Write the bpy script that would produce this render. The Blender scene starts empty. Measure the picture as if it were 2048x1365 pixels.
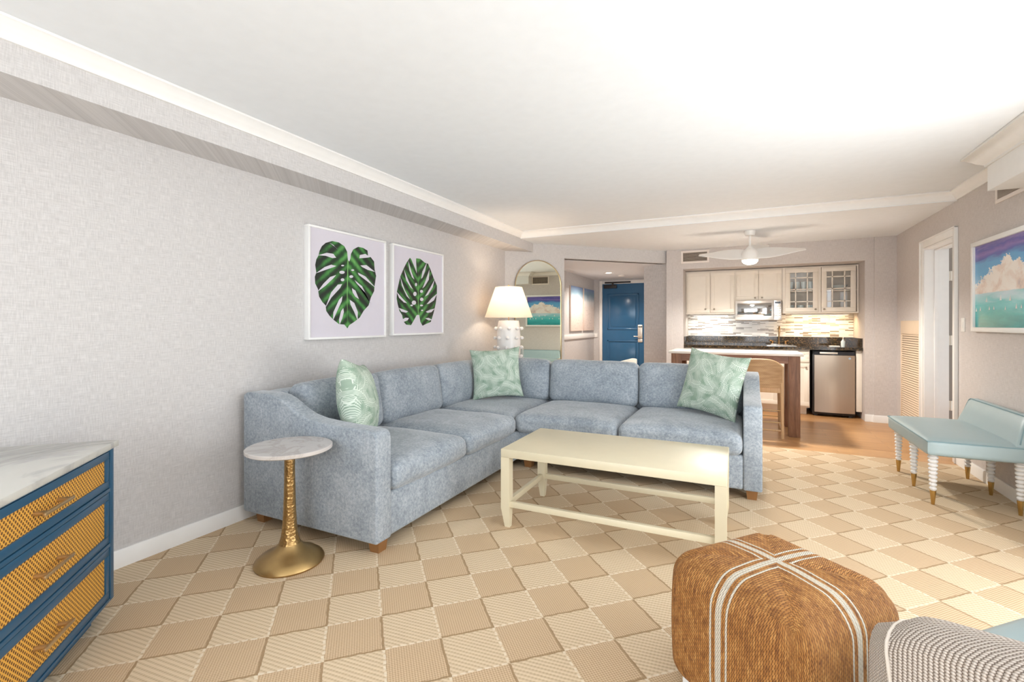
import bpy, bmesh, math, random
from mathutils import Vector, Matrix, noise
C = bpy.context.scene.collection
R = math.radians
PI = math.pi
# ---------------------------------------------------------------- camera
cd = bpy.data.cameras.new('camera'); cam = bpy.data.objects.new('camera', cd); C.objects.link(cam)
cam.location = (0, 0, 1.24); cam.rotation_euler = (R(90), 0, math.atan2(464, 952))
cd.sensor_width = 36; cd.lens = 952 / 2048 * 36; cd.shift_y = -34.5 / 2048; cd.clip_start = .05
bpy.context.scene.camera = cam
# ---------------------------------------------------------------- light
sc = bpy.context.scene
sc.view_settings.view_transform = 'Standard'; sc.view_settings.look = 'None'
sc.view_settings.gamma = 1; sc.view_settings.use_curve_mapping = False
sc.view_settings.exposure = 0.44
w = bpy.data.worlds.new('daylight'); sc.world = w; w.use_nodes = True
bg = w.node_tree.nodes['Background']; bg.inputs[0].default_value = (.78, .89, 1, 1); bg.inputs[1].default_value = 2.2

def area(name, loc, target, sx, sy, power, col=(1, 1, 1), spread=180):
    l = bpy.data.lights.new(name, 'AREA'); l.shape = 'RECTANGLE'; l.size = sx; l.size_y = sy; l.energy = power; l.color = col
    l.spread = R(spread)
    o = bpy.data.objects.new(name, l); C.objects.link(o); o.location = loc
    o.rotation_euler = (Vector(target) - Vector(loc)).to_track_quat('-Z', 'Y').to_euler()
    return o
def point(name, loc, power, col=(1, 1, 1), rad=.05):
    l = bpy.data.lights.new(name, 'POINT'); l.energy = power; l.color = col; l.shadow_soft_size = rad
    o = bpy.data.objects.new(name, l); C.objects.link(o); o.location = loc; return o
# daylight through the glass behind the camera and through the glass door in the right wall
area('daylight_back', (-.6, -2.6, 1.2), (-.6, 3, 1.2), 4.4, 2.5, 100, (.95, .98, 1))
area('daylight_right', (2.15, 1.7, 1.15), (-1.5, 2.2, 1.2), 3.1, 2.1, 58, (.98, .99, 1))
area('terrace_bounce', (2.1, 1.75, .05), (.9, 2.6, 2.4), 3.0, .9, 80, (1, .98, .93))
# warm point light added in the unseen bedroom, no fixture; brightens the doorway
point('bedroom_fill', (2.9, 7.6, 2.0), 60, (1, .93, .82), .15)

# ---------------------------------------------------------------- material helpers
class Mat:
    def __init__(s, name, col=(.8, .8, .8), rough=.5, metal=0, **k):
        s.m = bpy.data.materials.new(name); s.m.use_nodes = True; s.t = s.m.node_tree; s.n = s.t.nodes; s.l = s.t.links
        s.b = s.n['Principled BSDF']; s.b.inputs['Base Color'].default_value = (*col, 1)
        s.b.inputs['Roughness'].default_value = rough; s.b.inputs['Metallic'].default_value = metal
        for a, v in k.items():
            s.b.inputs[a.replace('_', ' ')].default_value = v
        s._obj = None
    def new(s, t, **k):
        n = s.n.new(t)
        for a, v in k.items(): setattr(n, a, v)
        return n
    def put(s, sock, v):
        if hasattr(v, 'is_output') or isinstance(v, bpy.types.NodeSocket): s.l.new(v, sock)
        elif isinstance(v, (tuple, list)) and len(v) == 3 and sock.type == 'RGBA': sock.default_value = (*v, 1)
        else: sock.default_value = v
    def coords(s, which='Object'):
        if not s._obj: s._obj = s.new('ShaderNodeTexCoord')
        return s._obj.outputs[which]
    def m_(s, op, a, b=0.0, c=0.0, clamp=False):
        n = s.new('ShaderNodeMath', operation=op, use_clamp=clamp)
        s.put(n.inputs[0], a); s.put(n.inputs[1], b); s.put(n.inputs[2], c)
        return n.outputs[0]
    def xyz(s, v=None):
        n = s.new('ShaderNodeSeparateXYZ'); s.l.new(v or s.coords(), n.inputs[0]); return n.outputs
    def comb(s, x, y, z=0.0):
        n = s.new('ShaderNodeCombineXYZ'); s.put(n.inputs[0], x); s.put(n.inputs[1], y); s.put(n.inputs[2], z); return n.outputs[0]
    def scale(s, sx, sy, sz, v=None, rot=(0, 0, 0)):
        n = s.new('ShaderNodeMapping'); s.l.new(v or s.coords(), n.inputs[0])
        n.inputs['Scale'].default_value = (sx, sy, sz); n.inputs['Rotation'].default_value = rot; return n.outputs[0]
    def noise(s, scale, detail=3, rough=.5, v=None, dist=0.0, color=False):
        n = s.new('ShaderNodeTexNoise'); s.l.new(v or s.coords(), n.inputs['Vector'])
        n.inputs['Scale'].default_value = scale; n.inputs['Detail'].default_value = detail
        n.inputs['Roughness'].default_value = rough; n.inputs['Distortion'].default_value = dist
        return n.outputs[1 if color else 0]
    def ramp(s, f, stops, interp='LINEAR'):
        n = s.new('ShaderNodeValToRGB'); s.put(n.inputs[0], f); r = n.color_ramp; r.interpolation = interp
        while len(r.elements) < len(stops): r.elements.new(.5)
        for e, (p, c) in zip(r.elements, stops):
            e.position = p; e.color = (*c, 1) if isinstance(c, tuple) else (c, c, c, 1)
        return n.outputs[0]
    def mix(s, f, a, b, mode='MIX'):
        n = s.new('ShaderNodeMix', data_type='RGBA', blend_type=mode)
        s.put(n.inputs[0], f); s.put(n.inputs[6], a); s.put(n.inputs[7], b); return n.outputs[2]
    def color(s, v): s.put(s.b.inputs['Base Color'], v); return s
    def rough(s, v): s.put(s.b.inputs['Roughness'], v); return s
    def bump(s, h, dist=.002, strength=1.0):
        n = s.new('ShaderNodeBump'); s.put(n.inputs['Height'], h); n.inputs['Distance'].default_value = dist
        n.inputs['Strength'].default_value = strength; s.l.new(n.outputs[0], s.b.inputs['Normal']); return s

M = {}
def simple(key, col, rough=.5, metal=0, **k):
    M[key] = Mat(key, col, rough, metal, **k); m = M[key]
    n = m.noise(14, 2)
    m.color(m.mix(n, tuple(c * .97 for c in col), tuple(min(1, c * 1.03) for c in col)))
    return m
def wallpaper(key, c0, c1):
    m = M[key] = Mat(key, rough=.85)
    X = m.xyz(); along = m.m_('ADD', X[0], X[1])
    hv = m.comb(m.m_('MULTIPLY', along, 16), m.m_('MULTIPLY', X[2], 300)); vv = m.comb(m.m_('MULTIPLY', along, 300), m.m_('MULTIPLY', X[2], 20))
    a = m.noise(1, 3, .6, hv); b = m.noise(1, 3, .6, vv); f = m.m_('MULTIPLY', m.m_('ADD', a, b), .5)
    m.color(m.ramp(f, [(.38, c0), (.62, c1)])); m.bump(f, .0012, .35)
wallpaper('wallpaper', (.51, .488, .477), (.67, .645, .63))
wallpaper('wallpaper_right', (.53, .48, .45), (.66, .61, .58))
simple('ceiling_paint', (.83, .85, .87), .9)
simple('trim_paint', (.86, .84, .81), .45)
simple('door_white', (.85, .83, .78), .4)
simple('cream_cabinet', (.86, .775, .66), .4)
simple('knob_metal', (.45, .40, .33), .3, .9)
simple('blue_lacquer', (.025, .10, .19), .3)
simple('door_blue', (.028, .12, .25), .2)
simple('gap_shade_grey', (.30, .26, .23), .7)  # stands in for the shade in the bedroom door gap
simple('blue_gap', (.01, .03, .06), .7)
simple('black_metal', (.015, .012, .012), .45)
simple('dark_void', (.02, .018, .015), .9)
simple('white_plastic', (.82, .80, .76), .4)
simple('ceramic_white', (.82, .80, .78), .3)
simple('brass_cap', (.55, .36, .13), .25, .95)
simple('old_brass', (.60, .42, .22), .35, .8)
simple('lock_nickel', (.75, .70, .62), .35, .6)
simple('table_paint', (.70, .625, .45), .4)
M['steel_light'] = Mat('steel_light', (.78, .74, .70), .25, .85)
simple('teal_leather', (.35, .445, .46), .38)
simple('teal_piping', (.20, .31, .34), .5)
simple('frame_white', (.86, .85, .83), .35)
simple('mat_paper', (.66, .62, .68), .8)
simple('leaf_black', (.02, .015, .02), .7)
simple('rib_green', (.22, .50, .14), .7)
simple('pale_wood', (.62, .42, .24), .45)
simple('fan_white', (.85, .82, .78), .35)
simple('vent_paint', (.82, .74, .68), .5)
simple('vent_slat', (.45, .38, .32), .6)
simple('louver_beige', (.78, .62, .45), .5)
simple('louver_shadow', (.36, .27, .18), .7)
simple('outlet_cream', (.85, .78, .6), .4)
simple('bar_top', (.80, .74, .68), .2)
simple('sofa_foot', (.26, .12, .04), .4)
simple('chrome', (.8, .78, .75), .12, 1)
simple('bronze', (.38, .24, .12), .25, .9)
simple('mirror_glass', (.82, .86, .78), .01, 1)
simple('gold_frame', (.55, .42, .24), .3, .9)
simple('rope_white', (.66, .59, .51), .8)
simple('glass_dish', (.72, .80, .78), .2)
simple('black_gloss', (.02, .02, .025), .08)
simple('mirror_black', (.42, .41, .40), .04, .95)
simple('emblem_blue', (.35, .45, .55), .3)
simple('chair_cream', (.80, .74, .64), .6)
simple('curtain', (.80, .78, .74), .9)
m = M['lampshade'] = Mat('lampshade', (.90, .86, .80), .8)
m.b.inputs['Transmission Weight'].default_value = 0
tr = m.new('ShaderNodeBsdfTranslucent'); tr.inputs[0].default_value = (.95, .88, .78, 1)
mx = m.new('ShaderNodeMixShader'); mx.inputs[0].default_value = .55
m.l.new(m.b.outputs[0], mx.inputs[1]); m.l.new(tr.outputs[0], mx.inputs[2]); m.l.new(mx.outputs[0], m.n['Material Output'].inputs[0])
def emis(key, col, s):
    m = M[key] = Mat(key, col, .5); m.b.inputs['Emission Color'].default_value = (*col, 1); m.b.inputs['Emission Strength'].default_value = s
emis('glow_warm', (1, .86, .68), 9); emis('glow_strip_cool', (1, .97, .9), 3); emis('glow_strip_warm', (1, .72, .38), 3)
m = M['window_glass'] = Mat('window_glass', (1, 1, 1), .02)
tp = m.new('ShaderNodeBsdfTransparent'); gl = m.new('ShaderNodeBsdfGlossy'); gl.inputs['Roughness'].default_value = .02
mx = m.new('ShaderNodeMixShader'); mx.inputs[0].default_value = .05; m.l.new(tp.outputs[0], mx.inputs[1]); m.l.new(gl.outputs[0], mx.inputs[2]); m.l.new(mx.outputs[0], m.n['Material Output'].inputs[0])

# carpet: chequered squares turned 45 degrees; ribbed light squares, basket-woven dark squares
m = M['carpet'] = Mat('carpet', rough=.95)
X = m.xyz(); th = R(43.8); p = .2163
u = m.m_('MULTIPLY', m.m_('SUBTRACT', m.m_('ADD', m.m_('MULTIPLY', X[0], math.cos(th)), m.m_('MULTIPLY', X[1], math.sin(th))), .959), 1 / p)
v = m.m_('MULTIPLY', m.m_('SUBTRACT', m.m_('SUBTRACT', m.m_('MULTIPLY', X[0], math.sin(th)), m.m_('MULTIPLY', X[1], math.cos(th))), -2.087), 1 / p)
wob = m.m_('MULTIPLY', m.m_('SUBTRACT', m.noise(28, 1), .5), .05)
u = m.m_('ADD', u, wob); v = m.m_('ADD', v, wob)
iu = m.m_('FLOOR', u); iv = m.m_('FLOOR', v); fu = m.m_('SUBTRACT', u, iu); fv = m.m_('SUBTRACT', v, iv)
par = m.m_('FLOORED_MODULO', m.m_('ADD', iu, iv), 2.0)      # 0 = light square, 1 = dark square
light = m.m_('SUBTRACT', 1.0, par)
eu = m.m_('GREATER_THAN', fu, .955); ev = m.m_('GREATER_THAN', fv, .955)
edge = m.m_('MAXIMUM', eu, ev)
dash = m.m_('GREATER_THAN', m.m_('SINE', m.m_('MULTIPLY', m.m_('ADD', m.m_('MULTIPLY', v, eu), m.m_('MULTIPLY', u, ev)), 2 * PI * 7)), -.55)
sx = m.m_('SINE', m.m_('MULTIPLY', X[0], 2 * PI / .013)); sy = m.m_('SINE', m.m_('MULTIPLY', X[1], 2 * PI / .014))
weave = m.m_('MULTIPLY', m.m_('ADD', m.m_('MULTIPLY', sx, sy), 1), .5)
ribs = m.m_('ADD', m.m_('MULTIPLY', m.m_('SINE', m.m_('MULTIPLY', m.m_('ADD', X[1], m.m_('MULTIPLY', X[0], -.10)), 2 * PI / .018)), .38), m.m_('ADD', m.m_('MULTIPLY', sx, .12), .5))
yarn = m.noise(420, 2, .6)
tex = m.m_('ADD', m.m_('MULTIPLY', light, ribs), m.m_('MULTIPLY', par, weave))
tex = m.m_('ADD', m.m_('MULTIPLY', tex, .75), m.m_('MULTIPLY', yarn, .25))
cl = m.ramp(tex, [(.10, (.50, .37, .23)), (.42, (.66, .515, .345)), (.85, (.73, .58, .40))])
cdk = m.ramp(tex, [(.12, (.42, .28, .155)), (.5, (.59, .425, .265)), (.85, (.68, .51, .33))])
base = m.mix(par, cl, cdk)
stitch = m.m_('MULTIPLY', m.m_('MULTIPLY', edge, light), dash)
groove = m.m_('MULTIPLY', edge, par)
base = m.mix(stitch, base, (.76, .64, .48)); base = m.mix(m.m_('MULTIPLY', groove, .8), base, (.33, .215, .11))
m.color(base)
h = m.m_('ADD', m.m_('MULTIPLY', tex, .5), m.m_('ADD', m.m_('MULTIPLY', stitch, .5), m.m_('SUBTRACT', m.m_('MULTIPLY', light, .3), m.m_('MULTIPLY', groove, .5))))
m.bump(h, .005, .55)

m = M['wood_floor'] = Mat('wood_floor', rough=.32)
br = m.new('ShaderNodeTexBrick'); br.offset = .37; br.squash = 1
m.l.new(m.coords(), br.inputs['Vector'])
for k_, v_ in (('Color1', (.42, .20, .075, 1)), ('Color2', (.58, .32, .14, 1)), ('Mortar', (.18, .09, .04, 1))): br.inputs[k_].default_value = v_
for k_, v_ in (('Scale', 1), ('Mortar Size', .0015), ('Brick Width', 1.3), ('Row Height', .125), ('Bias', 0)): br.inputs[k_].default_value = v_
g = m.noise(1, 5, .65, m.scale(2.2, 38, 1), .6)
m.color(m.mix(m.ramp(g, [(.35, 0.0), (.7, 1.0)]), br.outputs[0], (.62, .40, .22), 'MIX'))
m.color(m.mix(.45, br.outputs[0], m.ramp(g, [(.3, (.32, .14, .045)), (.65, (.68, .40, .18))])))
m.rough(m.ramp(g, [(0, .25), (1, .45)]))

def woodmat(key, c0, c1, axis=2, sc_=1.0, rough=.5):
    m = M[key] = Mat(key, rough=rough); s_ = [30 * sc_] * 3; s_[axis] = 2.2 * sc_
    g = m.noise(1, 6, .7, m.scale(*s_), 1.2)
    m.color(m.ramp(g, [(.3, c0), (.7, c1)])); m.bump(g, .001, .4)
woodmat('bar_wood', (.13, .055, .028), (.36, .18, .10)); woodmat('bar_wood_x', (.14, .06, .035), (.33, .18, .12), 0)
woodmat('stool_wood', (.55, .34, .17), (.72, .48, .27), 2, 1, .45)

m = M['sofa_fabric'] = Mat('sofa_fabric', rough=.9); m.b.inputs['Sheen Weight'].default_value = .35; m.b.inputs['Sheen Roughness'].default_value = .4
a = m.noise(5, 4, .6, None, .8); b = m.noise(60, 3, .75); c = m.noise(1, 2, .5, m.scale(90, 90, 420)); d = m.noise(1, 2, .5, m.scale(420, 420, 60))
f = m.m_('ADD', m.m_('MULTIPLY', a, .28), m.m_('ADD', m.m_('MULTIPLY', b, .44), m.m_('MULTIPLY', m.m_('ADD', c, d), .14)))
m.color(m.ramp(f, [(.39, (.195, .23, .265)), (.5, (.31, .35, .39)), (.61, (.45, .485, .52))])); m.bump(f, .003, .4)

# pillow: fern fronds laid over each other on pale green
m = M['fern_fabric'] = Mat('fern_fabric', rough=.85)
def fronds(sc_, seed):
    uv = m.scale(sc_, sc_, 1, m.coords('UV'), (0, 0, seed))
    vo = m.new('ShaderNodeTexVoronoi'); vo.voronoi_dimensions = '2D'; vo.inputs['Scale'].default_value = 1; vo.inputs['Randomness'].default_value = .8
    m.l.new(uv, vo.inputs['Vector'])
    vs = m.new('ShaderNodeVectorMath', operation='SUBTRACT'); m.l.new(uv, vs.inputs[0]); m.l.new(vo.outputs['Position'], vs.inputs[1])
    q = m.xyz(vs.outputs[0]); cx = m.xyz(vo.outputs['Color'])
    ang = m.m_('MULTIPLY', cx[0], 2 * PI); ca = m.m_('COSINE', ang); sa = m.m_('SINE', ang)
    x = m.m_('ADD', m.m_('MULTIPLY', q[0], ca), m.m_('MULTIPLY', q[1], sa)); y = m.m_('SUBTRACT', m.m_('MULTIPLY', q[1], ca), m.m_('MULTIPLY', q[0], sa))
    y = m.m_('ADD', y, m.m_('MULTIPLY', m.m_('MULTIPLY', x, x), .35)); ay = m.m_('ABSOLUTE', y)
    st = m.m_('GREATER_THAN', m.m_('SINE', m.m_('MULTIPLY', m.m_('ADD', x, m.m_('MULTIPLY', ay, 1.1)), 2 * PI * 7)), .45)
    ins = m.m_('LESS_THAN', ay, .30)
    rib = m.m_('LESS_THAN', ay, .022)
    return m.m_('MAXIMUM', m.m_('MULTIPLY', st, ins), rib)
f1 = m.m_('MAXIMUM', fronds(4.6, .4), m.m_('MULTIPLY', fronds(6.1, 1.7), .55))
tone = m.noise(5, 2, .5, m.coords('UV'))
m.color(m.mix(m.m_('MULTIPLY', f1, .9), m.ramp(tone, [(.35, (.23, .34, .25)), (.65, (.40, .49, .40))]), (.68, .75, .66)))
m.bump(m.noise(1, 2, .5, m.scale(300, 300, 1, m.coords('UV'))), .001, .3)

# seagrass pouf: cords run from the floor up and over, meeting along the diagonals
m = M['seagrass'] = Mat('seagrass', rough=.75)
X = m.xyz(m.coords('UV')); Z = m.xyz()[2]; ax = m.m_('ABSOLUTE', X[0]); ay = m.m_('ABSOLUTE', X[1]); sel = m.m_('GREATER_THAN', ax, ay); ns = m.m_('SUBTRACT', 1.0, sel)
c = m.m_('ADD', m.m_('MULTIPLY', sel, X[1]), m.m_('MULTIPLY', ns, X[0]))
al = m.m_('ADD', m.m_('ADD', m.m_('MULTIPLY', sel, ax), m.m_('MULTIPLY', ns, ay)), m.m_('MULTIPLY', Z, -1))
c = m.m_('ADD', c, m.m_('MULTIPLY', m.m_('SUBTRACT', m.noise(9, 2), .5), .006))
cord = m.m_('ABSOLUTE', m.m_('SINE', m.m_('MULTIPLY', c, PI / .0082)))
idx = m.m_('FLOOR', m.m_('MULTIPLY', c, 1 / .0082))
twist = m.m_('ABSOLUTE', m.m_('SINE', m.m_('ADD', m.m_('MULTIPLY', al, PI / .013), m.m_('ADD', m.m_('MULTIPLY', c, PI / .0082), m.m_('MULTIPLY', idx, 1.3)))))
hh = m.m_('ADD', m.m_('MULTIPLY', cord, .5), m.m_('MULTIPLY', twist, .5))
tone = m.noise(1, 3, .7, m.comb(m.m_('MULTIPLY', idx, 1.7), m.m_('MULTIPLY', al, 22), m.m_('MULTIPLY', sel, 7)))
grass = m.mix(m.ramp(hh, [(.2, 0.0), (.65, 1.0)]), (.10, .035, .008), m.ramp(tone, [(.3, (.20, .07, .015)), (.5, (.42, .175, .04)), (.72, (.62, .31, .09))]))
ac = m.m_('ABSOLUTE', c); s0 = m.m_('LESS_THAN', ac, .0108); s1 = m.m_('LESS_THAN', m.m_('ABSOLUTE', m.m_('SUBTRACT', ac, .0285)), .0036)
st = m.m_('MAXIMUM', s0, s1)
m.color(m.mix(st, grass, m.mix(m.ramp(hh, [(.2, 0.0), (.6, 1.0)]), (.30, .24, .17), (.68, .61, .50)))); m.bump(hh, .005, .8)

# armchair rope weave
m = M['rope_weave'] = Mat('rope_weave', rough=.8)
X = m.xyz(); a_ = m.m_('MULTIPLY', m.m_('ADD', X[1], X[0]), 1 / .0088); b_ = m.m_('MULTIPLY', m.m_('ADD', X[2], X[0]), 1 / .0062)
i_ = m.m_('FLOOR', a_)
rb = m.m_('ABSOLUTE', m.m_('SINE', m.m_('MULTIPLY', a_, PI)))
kn = m.m_('ABSOLUTE', m.m_('SINE', m.m_('MULTIPLY', m.m_('ADD', b_, m.m_('MULTIPLY', i_, .5)), PI)))
hh = m.m_('ADD', m.m_('MULTIPLY', rb, .55), m.m_('MULTIPLY', kn, .45))
m.color(m.ramp(hh, [(.25, (.18, .13, .10)), (.5, (.46, .38, .32)), (.8, (.68, .60, .53))])); m.bump(hh, .005, .9)

# stool cane back, dresser cane
m = M['stool_cane'] = Mat('stool_cane', rough=.6)
X = m.xyz(); g1 = m.m_('SINE', m.m_('MULTIPLY', X[2], 2 * PI / .012)); g2 = m.m_('SINE', m.m_('MULTIPLY', X[0], 2 * PI / .02))
m.color(m.ramp(m.m_('ADD', m.m_('MULTIPLY', m.m_('MULTIPLY', g1, g2), .25), m.noise(1, 2, .5, m.scale(8, 1, 40))), [(.35, (.42, .24, .11)), (.7, (.60, .38, .20))]))
m = M['cane'] = Mat('cane', rough=.55)
X = m.xyz(); pu = m.m_('MULTIPLY', X[0], 1 / .0175); pv = m.m_('MULTIPLY', X[2], 1 / .019)
def holes(o):
    a = m.m_('SUBTRACT', m.m_('FRACT', m.m_('ADD', pu, o)), .5); b = m.m_('SUBTRACT', m.m_('FRACT', m.m_('ADD', pv, o)), .5)
    r2 = m.m_('ADD', m.m_('MULTIPLY', m.m_('MULTIPLY', a, a), 1.0), m.m_('MULTIPLY', m.m_('MULTIPLY', b, b), 1.0))
    return m.m_('LESS_THAN', r2, .062)
ho = m.m_('MAXIMUM', holes(0.0), holes(.5))
st = m.m_('SINE', m.m_('MULTIPLY', X[0], 2 * PI / .0026))
m.color(m.mix(ho, m.mix(m.m_('MULTIPLY', m.m_('ADD', st, 1), .22), (.88, .47, .075), (.56, .28, .05)), (.17, .075, .02))); m.bump(m.m_('SUBTRACT', 1.0, ho), .002, .6)

def marble(key, base, vein, sc_=2.0, rough=.15):
    m = M[key] = Mat(key, rough=rough); n = m.noise(sc_, 6, .6, None, 1.6)
    r = m.m_('ABSOLUTE', m.m_('SUBTRACT', n, .5)); m.color(m.ramp(r, [(.0, vein), (.045, base), (.2, tuple(min(1, c * 1.04) for c in base))]))
marble('marble_grey', (.60, .56, .53), (.50, .455, .42), 3.0); marble('marble_white', (.66, .65, .60), (.50, .49, .47), 1.4)
m = M['granite'] = Mat('granite', rough=.07); n = m.noise(55, 4, .8); n2 = m.noise(6, 3, .6)
m.color(m.mix(m.m_('GREATER_THAN', n, .55), (.022, .018, .014), m.mix(n2, (.08, .05, .025), (.20, .125, .055))))
m = M['steel'] = Mat('steel', (.55, .47, .40), .3, .9); n = m.noise(1, 2, .5, m.scale(40, 3, 1)); m.color(m.mix(n, (.45, .37, .30), (.47, .39, .315))); m.rough(.3)
m = M['hammered_brass'] = Mat('hammered_brass', (.50, .33, .13), .32, .9)
vo = m.new('ShaderNodeTexVoronoi'); vo.inputs['Scale'].default_value = 75; m.l.new(m.coords(), vo.inputs['Vector']); m.bump(vo.outputs['Distance'], .004, .6)
n = m.noise(12, 3); m.color(m.mix(n, (.28, .165, .06), (.52, .34, .14)))
m = M['aged_brass'] = Mat('aged_brass', (.45, .3, .12), .36, .9); n = m.noise(9, 4); m.color(m.mix(n, (.30, .19, .08), (.56, .38, .16)))

m = M['mosaic'] = Mat('mosaic', rough=.12)
X = m.xyz(); vv = m.comb(X[0], X[2])
br = m.new('ShaderNodeTexBrick'); br.offset = .37; br.offset_frequency = 3; m.l.new(vv, br.inputs['Vector'])
for k_, v_ in (('Color1', (0, 0, 0, 1)), ('Color2', (1, 1, 1, 1)), ('Mortar', (.5, .5, .5, 1))): br.inputs[k_].default_value = v_
for k_, v_ in (('Scale', 1), ('Mortar Size', .0013), ('Brick Width', .11), ('Row Height', .0165)): br.inputs[k_].default_value = v_
m.color(m.mix(br.outputs['Fac'], m.ramp(br.outputs['Color'], [(0, (.22, .17, .13)), (.16, (.74, .72, .68)), (.3, (.78, .76, .73)), (.52, (.50, .48, .45)), (.6, (.80, .78, .74)), (.86, (.42, .37, .32))], 'CONSTANT'), (.70, .68, .64)))
m.bump(m.m_('SUBTRACT', 1.0, br.outputs['Fac']), .002, .4)

m = M['leaf_green'] = Mat('leaf_green', rough=.6)
q = m.xyz(m.coords('UV')); du = m.m_('ABSOLUTE', m.m_('SUBTRACT', q[0], .47))
a = m.m_('ADD', m.m_('MULTIPLY', m.m_('SINE', m.m_('MULTIPLY', m.m_('ADD', q[1], m.m_('MULTIPLY', du, .8)), 57)), .22), m.noise(6, 3, .6, m.coords('UV')))
m.color(m.ramp(m.m_('SUBTRACT', a, m.m_('MULTIPLY', du, .62)), [(.20, (.012, .018, .012)), (.42, (.02, .08, .02)), (.62, (.05, .21, .045)), (.9, (.16, .42, .11))]))

m = M['seascape'] = Mat('seascape', rough=.18)
q = m.xyz(m.coords('UV')); u, v = q[0], q[1]
wv = m.noise(1, 4, .6, m.scale(2.2, 9, 1, m.coords('UV')), .8); wv2 = m.noise(5, 5, .65, m.coords('UV'), .5)
sky = m.ramp(m.m_('ADD', v, m.m_('MULTIPLY', m.m_('SUBTRACT', wv, .5), .18)), [(.42, (.50, .66, .80)), (.62, (.16, .45, .75)), (.78, (.12, .40, .72)), (.84, (.10, .12, .42)), (.9, (.22, .16, .48)), (.95, (.10, .09, .38)), (1.0, (.26, .20, .50))])
mound = m.m_('SUBTRACT', .80, m.m_('MULTIPLY', m.m_('ABSOLUTE', m.m_('SUBTRACT', u, .58)), .50))
cl_ = m.m_('MULTIPLY', m.m_('LESS_THAN', m.m_('ADD', v, m.m_('MULTIPLY', m.m_('SUBTRACT', m.noise(9, 5, .7, m.coords('UV')), .5), -.42)), mound), m.m_('GREATER_THAN', v, .40))
cloud = m.ramp(m.m_('ADD', m.m_('MULTIPLY', wv2, .8), m.m_('MULTIPLY', v, .35)), [(.38, (.50, .42, .46)), (.5, (.82, .68, .60)), (.62, (.95, .90, .84))])
pic = m.mix(cl_, sky, cloud)
sea = m.ramp(m.m_('ADD', m.m_('MULTIPLY', v, 1.5), m.m_('MULTIPLY', m.m_('SUBTRACT', wv, .5), .5)), [(.0, (.03, .30, .30)), (.22, (.05, .45, .46)), (.42, (.16, .60, .62)), (.58, (.50, .74, .80)), (.66, (.62, .78, .86))])
pic = m.mix(m.m_('LESS_THAN', v, m.m_('ADD', .41, m.m_('MULTIPLY', m.m_('SUBTRACT', wv2, .5), .03))), pic, sea); m.color(pic)

m = M['beach_print'] = Mat('beach_print', rough=.7)
q = m.xyz(m.coords('UV')); n = m.noise(4, 4, .6, m.coords('UV')); sp = m.noise(26, 2, .5, m.coords('UV'))
b_ = m.ramp(m.m_('ADD', q[1], m.m_('MULTIPLY', m.m_('SUBTRACT', n, .5), .12)), [(.0, (.72, .58, .50)), (.55, (.76, .66, .60)), (.68, (.80, .78, .76)), (.74, (.55, .62, .66)), (.86, (.25, .38, .48)), (1, (.22, .30, .50))])
m.color(m.mix(m.m_('MULTIPLY', m.m_('GREATER_THAN', sp, .66), m.m_('LESS_THAN', q[1], .55)), b_, (.30, .22, .22)))
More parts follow.
